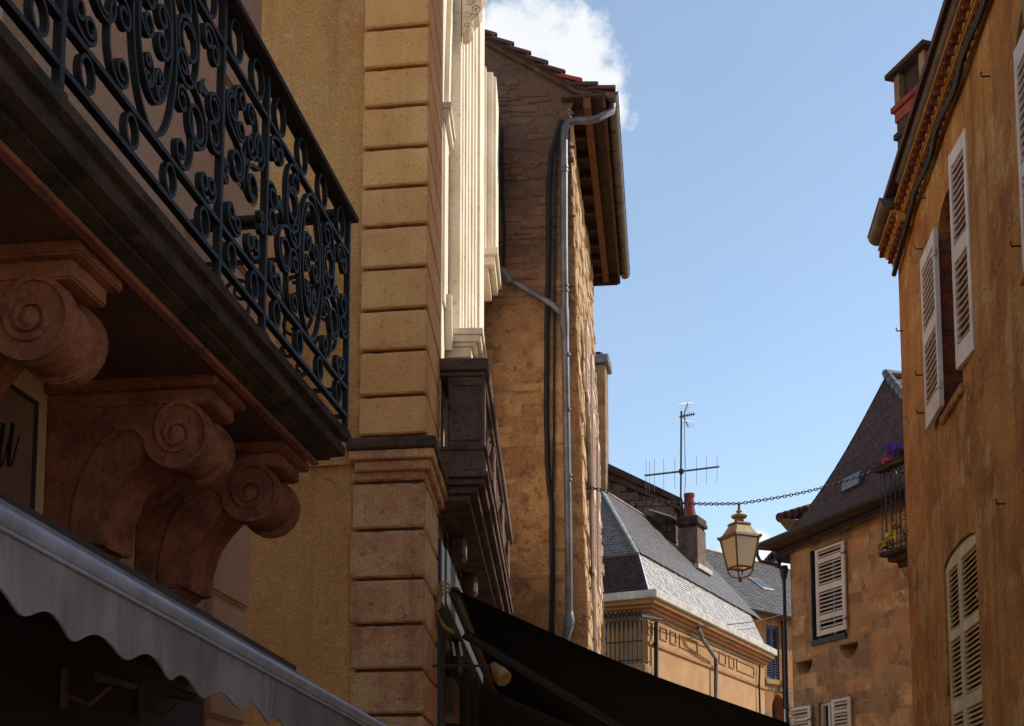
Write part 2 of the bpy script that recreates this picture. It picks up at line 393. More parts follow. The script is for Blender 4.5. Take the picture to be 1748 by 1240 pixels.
ORANGE = mat('apricot_render', srgb(176, 138, 96), srgb(158, 118, 78), 1.4, .92, .3, 30, streak=.35, scol=srgb(150, 104, 62), fine=.2)
ORANGE_T = mat('apricot_trim', srgb(162, 116, 74), srgb(142, 96, 60), 3, .9, .3, 30, fine=.2)
IRON = mat('black_iron', (.009, .0092, .012, 1), (.005, .005, .006, 1), 8, .55, .25, 90, fine=.2, spec=.3)
HANDRAIL = mat('dark_wood_handrail', srgb(62, 38, 30), srgb(38, 24, 20), 12, .6, .3, 60, fine=.2)
ZINC = mat('zinc', srgb(120, 118, 122), srgb(88, 84, 86), 5, .42, .12, 60, metal=.55, fine=.2, spec=.5)
ZINC_L = mat('pale_zinc', srgb(196, 186, 172), srgb(160, 150, 138), 4, .5, .1, 50, metal=.2, fine=.15)
GUTTER = mat('brown_zinc_gutter', srgb(112, 92, 80), srgb(78, 62, 54), 5, .5, .15, 50, metal=.35, fine=.2)
CAST = mat('black_cast_iron', srgb(46, 38, 36), srgb(30, 26, 25), 6, .5, .2, 60, fine=.2)
CABLE = mat('black_cable', (.008, .008, .009, 1), (.014, .013, .013, 1), 6, .6, .1, 60)
PAINT = mat('pinkish_white_paint', srgb(226, 206, 194), srgb(206, 182, 168), 4, .6, .1, 60, fine=.1, streak=.25, scol=srgb(150, 124, 110))
PAINT_G = mat('grey_white_paint', srgb(206, 192, 184), srgb(186, 170, 160), 4, .6, .1, 60, fine=.1, streak=.2, scol=srgb(140, 120, 110))
PAINT_Y = mat('aged_cream_paint', srgb(222, 196, 158), srgb(196, 166, 126), 4, .65, .1, 60, fine=.12, streak=.3, scol=srgb(140, 108, 76))
PAINT_B = mat('blue_grey_paint', srgb(66, 80, 108), srgb(50, 60, 84), 4, .6, .1, 60, fine=.1)
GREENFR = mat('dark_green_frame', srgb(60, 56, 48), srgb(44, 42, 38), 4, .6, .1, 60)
TILE = mat('old_canal_tile', srgb(100, 62, 56), srgb(70, 46, 44), 8, .9, .4, 50, fine=.3, var=.25, spot=.4, spotcol=srgb(60, 46, 40), spotscale=20)
TILE_R = mat('red_tile', srgb(168, 62, 50), srgb(130, 50, 44), 8, .85, .3, 50, fine=.3)
GTILE = mat('genoise_tile', srgb(140, 70, 42), srgb(104, 50, 32), 8, .9, .3, 50, fine=.3, var=.15)
GMORT = mat('genoise_mortar', srgb(230, 166, 88), srgb(200, 130, 64), 6, .92, .5, 40, fine=.3)
SLATE = mat('slate', srgb(88, 76, 70), srgb(62, 54, 51), 5, .5, .25, 60, fine=.25, var=.2, spec=.5, spot=.2, spotcol=srgb(150, 136, 120))
SLATE_SHEEN = mat('sheen_slate', srgb(176, 166, 158), srgb(136, 126, 120), 6, .38, .25, 60, fine=.2, var=.22, spec=.8)  # sun sheen on the front slope put into a paler slate colour
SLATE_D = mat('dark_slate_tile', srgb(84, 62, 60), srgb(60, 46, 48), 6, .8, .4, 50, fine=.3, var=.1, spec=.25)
WOOD = mat('orange_brown_rafter', srgb(118, 72, 46), srgb(92, 56, 38), 5, .8, .3, 40, fine=.25, streak=.2)
WOOD_D = mat('dark_eave_board', srgb(86, 60, 48), srgb(58, 42, 36), 5, .85, .4, 40, fine=.3)
BRICK_R = mat('red_brick', srgb(156, 72, 58), srgb(118, 56, 46), 8, .9, .4, 50, fine=.3, var=.12)
CHIM = mat('dark_chimney', srgb(80, 56, 50), srgb(50, 38, 36), 4, .93, .5, 40, fine=.35, streak=.2)
CHIM_T = mat('tan_chimney', srgb(160, 124, 92), srgb(118, 90, 68), 4, .93, .5, 40, fine=.35, spot=.3)
CANVAS = mat('grey_white_canvas', srgb(152, 138, 136), srgb(120, 108, 108), 3, .9, .4, 260, fine=.2, streak=.5, scol=srgb(84, 70, 70), sscale=7)
BAR = mat('grey_lacquered_bar', srgb(156, 156, 168), srgb(130, 130, 142), 8, .45, .05, 60, metal=.1, spec=.5)
BLACKC = mat('black_canvas', (.006, .0055, .006, 1), (.010, .009, .009, 1), 4, .95, .15, 60, spec=.05)
ARM = mat('dark_arm_metal', srgb(70, 58, 52), srgb(50, 42, 40), 6, .55, .1, 60)
BRASS = mat('dull_brass', srgb(176, 136, 88), srgb(130, 98, 62), 9, .5, .3, 60, metal=.3, fine=.25)
LANTERN = mat('yellowed_lantern_metal', srgb(164, 138, 94), srgb(126, 102, 68), 9, .55, .2, 60, metal=.15, fine=.2)
LANT_D = mat('brown_lantern_frame', srgb(110, 70, 44), srgb(80, 52, 36), 9, .55, .2, 60, fine=.2)
SHOP = mat('grey_shopfront_paint', srgb(74, 72, 74), srgb(56, 54, 56), 4, .6, .1, 60, fine=.15)
SHOP_R = mat('brown_shop_panel', srgb(110, 74, 60), srgb(84, 58, 48), 3, .7, .1, 60)
GLASS = mat('dark_glass', (.01, .012, .014, 1), (.014, .015, .016, 1), 2, .08, 0, 40, spec=.6, fine=0)
SIGNB = mat('brown_sign_board', srgb(128, 92, 74), srgb(112, 80, 64), 3, .7, .05, 60)
INK = mat('black_lettering', (.004, .004, .004, 1), (.006, .006, .006, 1), 5, .6, 0, 40)
WHITE = mat('white_enamel', srgb(220, 214, 206), srgb(200, 192, 184), 5, .5, 0, 40)
LEAF = mat('pansy_leaf', srgb(64, 88, 40), srgb(44, 66, 30), 20, .7, .1, 60, var=.2)
PURPLE = mat('purple_petal', srgb(104, 60, 170), srgb(78, 40, 140), 40, .7, 0, 60, var=.15)
PINK = mat('pink_petal', srgb(206, 84, 130), srgb(170, 60, 120), 40, .7, 0, 60, var=.15)
YELLOW = mat('yellow_petal', srgb(220, 190, 50), srgb(196, 158, 30), 40, .7, 0, 60, var=.15)
COBBLE = mat('limestone_paving', srgb(196, 170, 136), srgb(168, 142, 112), 2, .9, .4, 30, fine=.3)
def frosted():
    m = bpy.data.materials.new('frosted_glass'); m.use_nodes = True
    N = m.node_tree.nodes; L = m.node_tree.links; o = N['Material Output']; N.remove(N['Principled BSDF'])
    d = N.new('ShaderNodeBsdfDiffuse'); d.inputs[0].default_value = srgb(224, 212, 188)
    t = N.new('ShaderNodeBsdfTranslucent'); t.inputs[0].default_value = srgb(238, 226, 202)
    g = N.new('ShaderNodeBsdfGlossy'); g.inputs['Roughness'].default_value = .25
    a = N.new('ShaderNodeMixShader'); a.inputs[0].default_value = .6; L.new(d.outputs[0], a.inputs[1]); L.new(t.outputs[0], a.inputs[2])
    b = N.new('ShaderNodeMixShader'); b.inputs[0].default_value = .06; L.new(a.outputs[0], b.inputs[1]); L.new(g.outputs[0], b.inputs[2])
    L.new(b.outputs[0], o.inputs[0]); return m
FROST = frosted()
# ================================================================ ground
gr = MB().add([(-900, -900, -.004), (900, -900, -.004), (900, 900, -.004), (-900, 900, -.004)], [(0, 1, 2, 3)]).build('ground', COBBLE); gr['kind'] = 'structure'

# ================================================================ left house with the iron balcony
B1 = plane(-2.3, 8.26, 1)
ES = B1.S(413, 970)                                        # far corner of the house
h1 = thing('corner_house', 'brown rendered house on the left with stone balcony slab on scrolled corbels', 'house', B1.pt(ES - 3, -1, 0))
dw = rect(B1.S(-40, 30), B1.S(62, 30), 3.43, 5.75)
MB().holed(B1, rect(.4, ES, 0, 6.5), [dw], -.45, 0).build('wall', WALL1, h1)
MB().box(B1, .4, ES - .002, -5, -.452, 0, 6.5).build('inner_wall', WALL1, h1)
fr = MB(); a0, a1 = dw[0][0], dw[1][0]
for x0, x1 in ((a0, a0 + .07), (a1 - .07, a1), ((a0 + a1) / 2 - .05, (a0 + a1) / 2 + .05)): fr.box(B1, x0, x1, -.2, -.13, 3.43, 5.75)
fr.box(B1, a0 + .07, a1 - .07, -.199, -.131, 3.43, 3.9); fr.build('balcony_door', PAINT_G, h1)
MB().box(B1, a0 + .005, a1 - .005, -.19, -.17, 3.9, 5.745).build('door_pane', GLASS, h1)
qs = B1.S(351, 970)
zq = [2.1, 2.47, 2.62 + .0, 3.0, 3.42, 3.85, 4.28, 4.7, 5.12, 5.55]
zq = [B1.Z(400, 1240), B1.Z(400, 1100) - .18, B1.Z(413, 1045) , B1.Z(413, 1045) + .44]
while zq[-1] < 5.9: zq.append(zq[-1] + .43)
for i in range(len(zq) - 1):
    MB().box(B1, qs, ES + .03, -.4, .035, zq[i] + .012, zq[i + 1] - .012).build('quoin_stone', WALL1, h1, bevel=.014, seg=2)
MB().box(B1, qs + .02, ES + .012, -.38, .012, 0, 6.45).build('quoin_core', WALL1, h1)
# moulded balcony slab (profile swept along the front and returned at the far end)
BS0, BS1 = .5, B1.S(588, 760, .78)
prof = [(0, 3.43), (.80, 3.42), (.80, 3.385), (.775, 3.375), (.775, 3.36), (.79, 3.345), (.785, 3.31), (.75, 3.295), (.735, 3.295), (.735, 3.28), (.70, 3.268), (.685, 3.262), (.685, 3.285), (0, 3.285)]
mb = MB(); n = len(prof); inset = [.80 - e for e, z in prof]
ring0 = [B1.pt(BS0, e, z) for e, z in prof]; ring1 = [B1.pt(BS1 - max(0, (.80 - e)) * (1 if e > .6 else 0), e, z) for e, z in prof]
ring2 = [B1.pt(BS1 - max(0, (.80 - e)) * (1 if e > .6 else 0) - (.115 if e == 0 and z < 3.4 else 0), 0.001, z) for e, z in prof]
mb.add(ring0 + ring1, [tuple(range(n))] + [(i, (i + 1) % n, (i + 1) % n + n, i + n) for i in range(n - 1)])
mb.add(ring1[1:12] + ring2[1:12], [(i, i + 1, i + 12, i + 11) for i in range(10)])
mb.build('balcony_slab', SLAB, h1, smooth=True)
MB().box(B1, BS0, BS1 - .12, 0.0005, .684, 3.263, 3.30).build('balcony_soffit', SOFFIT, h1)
MB().box(B1, BS0, BS1 - .105, .66, .70, 3.245, 3.2625).build('soffit_fillet', CORBEL, h1, bevel=.006)

def corbel(u0, v0, u1, v1):
    s0 = B1.S(u0, v0, .65); s1 = B1.S(u1, v1, .65)
    fn = lambda e, z, s: B1.pt(s, e, z)
    c = MB(); c.prism(fn, rect(0, .65, 3.222, 3.262), s0, s1); c.prism(fn, rect(0, .615, 3.165, 3.2215), s0 + .03, s1 - .03)
    o = c.build('corbel', CORBEL, h1, bevel=.006, seg=2)
    ec, zc = .495, 3.055
    def body(r, foot):
        p = [(0, 2.67), (foot, 2.67), (foot + .003, 2.77), (foot + .035, 2.87), (foot + .08, 2.935), (.365, 2.985), (ec - r * .97, 3.0)]
        p += [(ec + r * math.cos(w), zc + r * math.sin(w)) for w in [R(x) for x in range(210, 451, 12)]]
        return p + [(ec - .06, 3.17), (0, 3.17)]
    MB().prism(fn, body(.108, .222), s0 + .075, s1 - .075).build('console_core', CORBEL, o, smooth=True)
    for a, b in ((s0 + .03, s0 + .0745), (s1 - .0745, s1 - .03)):
        MB().prism(fn, body(.125, .238), a, b).build('console_cheek', CORBEL, o, bevel=.007, seg=2, smooth=True)
    sp = [];
    for i in range(64):
        w = i / 63; an = R(190) + w * R(930); r = (.118 - .095 * min(1, w * 2.6) if w < .385 else .023 + .038 * (1 - (w - .385) / .615)) if False else (.112 if w < .28 else .112 - .05 * min(1, (w - .28) / .1) - .046 * max(0, (w - .38) / .62)) + .004; sp.append((ec + r * math.cos(an), zc + r * math.sin(an)))
    mid = [(.12, 2.69), (.125, 2.80), (.155, 2.92), (.22, 3.03), (.29, 3.085), (.345, 3.085), (.385, 3.045)]
    for sf, sg in ((s0 + .03, -1), (s1 - .03, 1)):
        v = MB(); v.ribbon(sp, .016, sf - sg * .004, sf + sg * .011, fn); v.ribbon(mid + [sp[0]], .02, sf - sg * .004, sf + sg * .010, fn)
        v.lathe(B1.pt(sf, ec, zc), [(.032, -.004), (.03, .012), (.018, .02), (.004, .023)], 14, up=B1.a * sg)
        v.build('volute', CORBEL, o, smooth=True)
    MB().prism(fn, [(0, 2.55), (.06, 2.60), (.16, 2.635), (.2, 2.6695), (0, 2.6695)], s0 + .04, s1 - .04).build('corbel_foot', CORBEL, o, bevel=.006)
corbel(139, 381, 212, 460); corbel(371, 626, 421, 672); corbel(487, 748, 529, 786)
s0 = B1.S(139, 381, .65) - 1.02; w_ = .26

# wrought iron railing: a thing of its own on the slab
rail = thing('balcony_railing', 'dark wrought iron balcony railing with scrolls, ovals and wooden handrail on the left', 'railing', B1.pt(BS1 - 2, .75, 3.42))
RE = .765
fn = lambda s, z, d: B1.pt(s, RE + d, z)
ps = [B1.S(100, 100, RE), B1.S(375, 250, RE), B1.S(452, 300, RE), B1.S(592, 500, RE)]
wide, nar = ps[3] - ps[2], ps[2] - ps[1]
posts = [ps[0] - nar - wide, ps[0] - nar] + ps
Z0, Z1, Z2, Z3 = 3.515, 3.64, 4.265, 4.44
for p in posts:
    m_ = MB(); m_.prism(fn, rect(p - .011, p + .011, 3.40, Z3), -.013, .013); m_.build('post', IRON, rail, bevel=.002)
    m_ = MB(); m_.lathe(B1.pt(p, RE, 3.424), [(.03, 0), (.026, .02), (.014, .03), (.014, .05)], 10); m_.build('post_shoe', IRON, rail, smooth=True)
for z, t in ((Z0, .016), (Z1, .016), (Z2, .016)):
    MB().prism(fn, rect(posts[0], posts[-1], z - t / 2, z + t / 2), -.012, .012).build('bar', IRON, rail)
hp = [(-.035, 0), (.035, 0), (.04, .012), (.034, .03), (.02, .04), (-.02, .04), (-.034, .03), (-.04, .012)]
MB().prism(lambda d, z, s: fn(s, z, d), [(d, Z3 + z) for d, z in hp], posts[0], posts[-1] + .05).build('handrail', HANDRAIL, rail)
MB().prism(fn, rect(posts[0], posts[-1], Z3 - .014, Z3 - .001), -.016, .016).build('rail_flat', IRON, rail)
IT, ID = .0105, .0105
def forged(paths, nm, f, closed=False, dd=0):
    for p in paths: MB().ribbon(p, IT, -ID + dd, ID + dd, f, closed).build(nm, IRON, rail, smooth=True)
def leafs(pts, f):                                         # small pointed acanthus tips riveted to the scrolls
    for (x, z, a, l) in pts:
        c, s_ = math.cos(R(a)), math.sin(R(a)); m_ = MB()
        po = [(0, -.005), (l * .35, -.018), (l * .6, -.009), (l, 0), (l * .6, .009), (l * .35, .018), (0, .005)]
        m_.prism(f, [(x + c * p - s_ * q, z + s_ * p + c * q) for p, q in po], -.006, .006); m_.build('iron_leaf', IRON, rail)
def rings(a, b, f, n, za, zb, spear=False):
    for i in range(n):
        c = a + (b - a) * (i + .5) / n; h = (zb - za) / 2 - .008
        forged([ellipse(c, (za + zb) / 2, h * .82, h, 22)], 'ring', f, True)
        if spear: leafs([(c - h * .8, (za + zb) / 2, 180, .05), (c + h * .8, (za + zb) / 2, 0, .05)], f)
def mirror(p, c): return [(2 * c - x, z) for x, z in p]
def wide_panel(a, b, f):
    c = (a + b) / 2; k = (b - a) / 1.06; zm = (Z1 + Z2) / 2
    forged([ellipse(c, zm, .15 * k, .30, 38), ellipse(c, zm + .03, .115 * k, .235, 32)], 'oval', f, True)
    X = lambda x, z: (c + x * k, zm + z)
    L_ = [scroll(X(-.045, .10), X(-.045, -.02), 'C', 1.2, .7), scroll(X(-.045, -.10), X(-.04, -.17), 'C', 1.2, .8, flip=True),
          scroll(X(-.275, .165), X(-.275, -.125), 'S', 1.55, .42), scroll(X(-.44, .065), X(-.44, -.065), 'C', 1.3, .55),
          scroll(X(-.465, .21), X(-.375, .235), 'C', 1.3, .6, flip=True), scroll(X(-.46, -.215), X(-.375, -.235), 'C', 1.3, .6),
          scroll(X(-.185, .02), X(-.195, .26), 'C', 1.3, 1.1, flip=True), scroll(X(-.19, -.26), X(-.185, -.07), 'C', 1.3, 1.1, flip=True)]
    forged(L_ + [mirror(p, c) for p in L_], 'scroll', f)
    lf = [(c - .16 * k, zm, 180, .07), (c - .34 * k, zm + .03, 120, .08), (c - .36 * k, zm + .05, 160, .07), (c - .25 * k, zm + .02, 60, .06), (c, zm - .2, 90, .07), (c, zm + .13, -90, .06)]
    leafs(lf + [(2 * c - x, z, 180 - an, l) for x, z, an, l in lf], f)
    rings(a, b, f, 4, Z0 + .008, Z1 - .008); rings(a, b, f, 4, Z2 + .008, Z3 - .014)
def narrow_panel(a, b, f):
    c = (a + b) / 2; k = (b - a) / .44; zm = (Z1 + Z2) / 2
    X = lambda x, z: (c + x * k, zm + z)
    L_ = [scroll(X(-.11, .175), X(-.10, -.055), 'S', 1.5, .45, flip=True), scroll(X(-.13, -.205), X(-.05, -.23), 'C', 1.3, .6),
          scroll(X(-.045, .24), X(-.045, .09), 'C', 1.2, .9), scroll(X(-.17, -.08), X(-.175, -.14), 'C', 1.2, .7)]
    forged(L_ + [mirror(p, c) for p in L_], 'scroll', f)
    leafs([(c, zm, 90, .08), (c, zm, -90, .08), (c - .02, zm + .02, 130, .06), (c + .02, zm + .02, 50, .06)], f)
    rings(a, b, f, 2, Z0 + .008, Z1 - .008); rings(a, b, f, 2, Z2 + .008, Z3 - .014)
narrow_panel(posts[1], posts[2], fn); wide_panel(posts[0], posts[1], fn)
wide_panel(posts[2], posts[3], fn); narrow_panel(posts[3], posts[4], fn); wide_panel(posts[4], posts[5], fn)
# short return of the railing at the far end, back to the wall
fe = lambda e, z, d: B1.pt(posts[-1] + d, e, z)
for z, t in ((Z0, .016), (Z1, .016), (Z2, .016), (Z3 - .008, .014)):
    MB().prism(fe, rect(.02, RE - .013, z - t / 2, z + t / 2), -.011, .011).build('return_bar', IRON, rail)
MB().prism(lambda d, z, e: fe(e, z, d), [(d, Z3 + z - .001) for d, z in hp], .0, RE - .04).build('return_handrail', HANDRAIL, rail)
zm = (Z1 + Z2) / 2
R_ = [scroll((.16, zm + .18), (.12, zm - .12), 'S', 1.3), scroll((.27, zm + .2), (.27, zm - .02), 'C', 1.2), scroll((.22, zm - .22), (.3, zm - .12), 'C', 1.1)]
forged(R_ + [mirror(p, .39) for p in R_], 'return_scroll', fe)
forged([ellipse(.39, zm, .09, .25)], 'return_oval', fe, True)

# grey awning under the balcony
aw = thing('striped_awning', 'grey white awning with scalloped valance on the left under the balcony', 'awning', B1.pt(4.5, .4, 2.2)); aw.name = 'scalloped_awning'; BASE['scalloped_awning'] = BASE.get('striped_awning')
A_ = at(0, 885, 3.0); B_ = at(650, 1246, 6.0); D_ = (B_ - A_)
bar = lambda t: A_ + D_ * t
MB().tube([bar(-.5), bar(1.06)], .031, 18).build('front_bar', BAR, aw, smooth=True)
lip = MB(); lip.tube([bar(-.5) + Vector((.02, 0, -.033)), bar(1.06) + Vector((.02, 0, -.033))], .006, 8); lip.build('valance_track', BAR, aw, smooth=True)
Lb = D_.length; dn = D_.normalized(); side = dn.cross(Vector((0, 0, 1))).normalized()
vm = MB(); nn = 420; rows = 9; per = .262
for k in range(2):
    for i in range(nn + 1):
        t = -.5 + 1.555 * i / nn; s = t * Lb
        ph = (s / per) % 1; hem = .155 + .055 * (1 - (2 * abs(ph - .5)) ** 2.6) if True else 0
        hem = .165 + .021 * math.sin(2 * math.pi * ph) + .005 * math.sin(s * 7)
        for j in range(rows):
            q = j / (rows - 1)
            wob = (.010 * math.sin(s * 9 + 1.2 * q) + .006 * math.sin(s * 23 + 2)) * q
            vm.v.append(bar(t) + Vector((0, 0, -.028 - hem * q)) + side * (.012 + wob + k * .002))
off = (nn + 1) * rows
for i in range(nn):
    for j in range(rows - 1):
        a = i * rows + j
        vm.f.append([a, a + rows, a + rows + 1, a + 1]); vm.f.append([a + off, a + 1 + off, a + rows + 1 + off, a + rows + off])
    b_ = i * rows + rows - 1; vm.f.append([b_, b_ + rows, b_ + rows + off, b_ + off])
vm.build('valance', CANVAS, aw, smooth=True)
hemb = MB(); seam = MB()                                     # stitched hem along the wavy edge, seams between the cloth panels
for i in range(nn + 1):
    for j, o_ in ((rows - 2, .004), (rows - 1, .004), (rows - 1, -.003), (rows - 2, -.001)):
        a, b = vm.v[i * rows + rows - 1], vm.v[i * rows + rows - 2]; p = a if j == rows - 1 else a.lerp(b, .8)
        hemb.v.append(p + side * (o_ + .002) + Vector((0, 0, -.001 if j == rows - 1 else 0)))
for i in range(nn):
    for j in range(4): hemb.f.append([i * 4 + j, i * 4 + (j + 1) % 4, i * 4 + 4 + (j + 1) % 4, i * 4 + 4 + j])
hemb.build('hem', CANVAS, aw, smooth=True)
for k in range(8, nn, 55): MB().tube([vm.v[k * rows + j] + side * .003 for j in range(rows - 1)], .0025, 5).build('seam', CANVAS, aw)
fb = MB(); ends = []
for t in (-.5, 1.0):
    p = bar(t); q = p - B1.o * ((p - B1.p).dot(B1.o) - .06) if t < .9 else None
    ends.append(p)
p0, p1 = ends; c0 = p0 - B1.o * .42; c1 = at(506, 1146, 5.75); c0 = c1 - (B1.a * (5.75 + 2.0)); c0.z = c1.z + (p0.z - p1.z)
fb.hexa([p0 + Vector((0, 0, -.004)), p1 + Vector((0, 0, -.004)), c1 + Vector((0, 0, -.004)), c0 + Vector((0, 0, -.004)), p0, p1, c1, c0])
fb.build('roof_cloth', CANVAS, aw)
wl = [p - B1.o * ((p - B1.p).dot(B1.o) - .01) + Vector((0, 0, -.02)) for p in (c0, c1)]
MB().hexa([c0 - Vector((0, 0, .03)), c1 - Vector((0, 0, .03)), wl[1] - Vector((0, 0, .03)), wl[0] - Vector((0, 0, .03)), c0 - Vector((0, 0, .002)), c1 - Vector((0, 0, .002)), wl[1], wl[0]]).build('wall_board', CAST, aw)
bd = MB(); up = Vector((0, 0, .022)); ou = B1.o * .05
bd.hexa([c0, c1, c1 - ou, c0 - ou, c0 + up, c1 + up, c1 - ou + up, c0 - ou + up]); bd.build('cassette', CAST, aw)
MB().box(B1, .45, ES - .5, .001, .012, 0, 2.42).build('awning_shade_front', SHADE_DARK, h1)  # dark front stands in for the deep shade below the awning cloth
# floodlights fixed to the wall under the awning
def flood(s, z, lab):
    f = thing('floodlight', lab, 'lamp', B1.pt(s, 0, z - .1), 'floodlights under the awning')
    MB().box(B1, s - .012, s + .012, 0, .03, z - .10, z + .04).build('bracket', SHOP_R, f)
    MB().tube([B1.pt(s, .02, z - .05), B1.pt(s, .12, z - .09), B1.pt(s, .2, z - .025)], .008, 8).build('arm', SHOP_R, f)
    ff = lambda e, y, d: B1.pt(s + d, .2 + e, z + y)
    MB().prism(ff, [(-.05, -.015), (.07, -.035), (.08, -.008), (-.04, .03)], -.06, .06)  .build('housing', SHOP, f, bevel=.006)
    MB().prism(ff, [(-.045, -.020), (.062, -.038), (.062, -.035), (-.045, -.016)], -.05, .05).build('lens', GLASS, f)
s_, z_ = B1.hit(190, 1160, .2); flood(s_, z_, 'small floodlight on the dark wall under the scalloped awning, nearest the left edge')
s_, z_ = B1.hit(312, 1185, .2); flood(s_, z_, 'small dark floodlight under the awning, second from the left edge')

# sign board with script letters
sg = thing('shop_sign', 'brown sign board with black script letters at the left edge below a corbel', 'sign', B1.pt(B1.S(20, 780), .02, 2.3))
sl, sr = B1.S(-260, 760), B1.S(44, 780); zt, zb = B1.Z(45, 686), B1.Z(40, 880)
MB().box(B1, sl, sr, .0, .03, zb, zt).build('board', SIGNB, sg, bevel=.004)
fm = MB(); fm.box(B1, sl, sr, .0305, .042, zt - .012, zt); fm.box(B1, sl, sr, .0305, .042, zb, zb + .012); fm.box(B1, sr - .012, sr, .0305, .042, zb + .012, zt - .012); fm.build('sign_frame', GREENFR, sg)
def stroke(pix, w):
    pts = [B1.hit(u, v, .032) for u, v in pix]
    MB().ribbon(pts, w, .031, .034, lambda s, z, d: B1.pt(s, d, z)).build('letter', INK, sg)
for dx, g in ((0, .020), (-16, .020), (-44, .02), (-62, .016)):
    stroke([(22 + dx, 724), (19 + dx, 745), (16 + dx, 768), (14 + dx, 788), (15 + dx, 797)], g)
    stroke([(15 + dx, 797), (19 + dx, 795), (24 + dx, 780), (28 + dx, 762), (33 + dx, 745)], .005)

# unseen house added on the right, out of frame, to keep this street end shaded
BR = plane(1.96, 7.5, -1)
nb = thing('unseen_neighbour', 'plain unseen house added for shade beyond the right edge of the view', 'house', BR.pt(0, -2, 0))
MB().box(BR, 3.0, 6.2, -3.5, .02, 0, 5.6).build('wall', RENDER_R, nb)
MB().box(BR, 2.9, 6.2, -3.5, .25, 5.61, 5.8).build('eave', GUTTER, nb)
tall = thing('shade_caster_house', 'tall plain house added unseen behind the ochre house to cast shade', 'house', (7.5, 4, 0))  # unseen house added to shade the left house and the pier return
TR = W((5.6, 12.26), 0, 1); MB().box(TR, -9.5, 0, 0, 3, 0, 14.6).build('wall', RENDER_R, tall); MB().box(TR, -9.6, .0, -.0, 3.1, 14.61, 14.8).build('roof', TILE, tall)

# ================================================================ classical house: quoined end wall and cream street front
C3 = at(722, 760, 9.2)
E3 = W(C3, -81.74, -1)                                      # end wall, s runs to the left
F3 = W(C3, 1.97, 1)                                         # street front, s runs away from the camera
h3 = thing('classical_house', 'ochre plastered house with rusticated quoins and cream carved street front', 'house', E3.pt(1.5, -2, 0))
MB().box(E3, .06, 7, -.5, 0, 0, 11.5).build('end_wall', PLASTER, h3)
FY = F3.S(820, 900)                                         # length of the front
MB().box(F3, .9, FY, -3, 0, 4.45, 11.5).build('street_wall', CREAM, h3)
sU, sL_ = E3.S(621, 400), E3.S(603, 1000)
def pier(sl, e, fe, z0, z1, dep=1.0):                      # block on the corner: end face along E3, return along the street front
    a = C3 + E3.o * e + F3.o * fe; b = E3.pt(sl, e, 0); m_ = MB()
    pl = [Vector((p.x, p.y, 0)) for p in (a, b, b + F3.a * (dep + e), a + F3.a * (dep + e))]
    return m_.hexa([p + Vector((0, 0, z)) for z in (z0, z1) for p in pl])
pier(sU - .04, .022, .01, 4.5, 11.5, .95).build('pier_core', JOINT, h3)
pier(sL_ - .04, .022, .008, 0, 4.35, .95).build('pier_core', JOINT, h3)
up_v = [742, 673, 596, 526, 455, 383, 316, 249, 178, 112, 44, -22, -90, -160]
for i in range(len(up_v) - 1):
    z0, z1 = E3.Z(700, up_v[i], .07), E3.Z(700, up_v[i + 1], .07)
    pier(sU + random.uniform(-.006, .006), .07, .04, z0 + .013, z1 - .013).build('quoin_block', QUOIN, h3, bevel=.012, seg=1, rough=.006)
lo_v = [798, 821, 902, 987, 1065, 1143, 1220, 1300, 1380]
for i in range(len(lo_v) - 1):
    z0, z1 = E3.Z(700, lo_v[i + 1], .07), E3.Z(700, lo_v[i], .07)
    pier(sL_ + random.uniform(-.012, .012), .07 + random.uniform(-.008, .008), .036, z0 + .013, z1 - .012).build('quoin_block', QUOIN_OLD, h3, bevel=.014, seg=1, rough=.009)
# string course
zA, zB, zC, zD = (E3.Z(700, v, .15) for v in (744, 764, 780, 798))
sE = E3.S(590, 770, .15)
pier(sE, .17, .13, zB, zA, 1.06).build('string_course_top', MOSS, h3, bevel=.012, rough=.008)
pier(sE - .02, .145, .11, zC, zB - .001, 1.05).build('string_course', QUOIN_OLD, h3, bevel=.008, rough=.006)
pier(sE - .055, .105, .08, zD, zC - .001, 1.04).build('string_course_bed', QUOIN_OLD, h3, bevel=.01)
MB().box(E3, sE - .03, 7, -.5, .03, zC, zB - .01).build('string_course_run', PLASTER, h3)

def fY(Y): return Y - C3.y                                   # the front runs almost straight ahead
ztop = 11.4
def fbox(nm, y0, y1, e0, e1, z0, z1, m=CREAM, bev=.004): return MB().box(F3, fY(y0), fY(y1), e0, e1, z0, z1).build(nm, m, h3, bevel=bev, rough=.008 if m is BALST else 0)
hz = lambda u, v, Y: at(u, v, Y).z
zped = hz(800, 562, 10.87); zrail = hz(780, 612, 10.12)
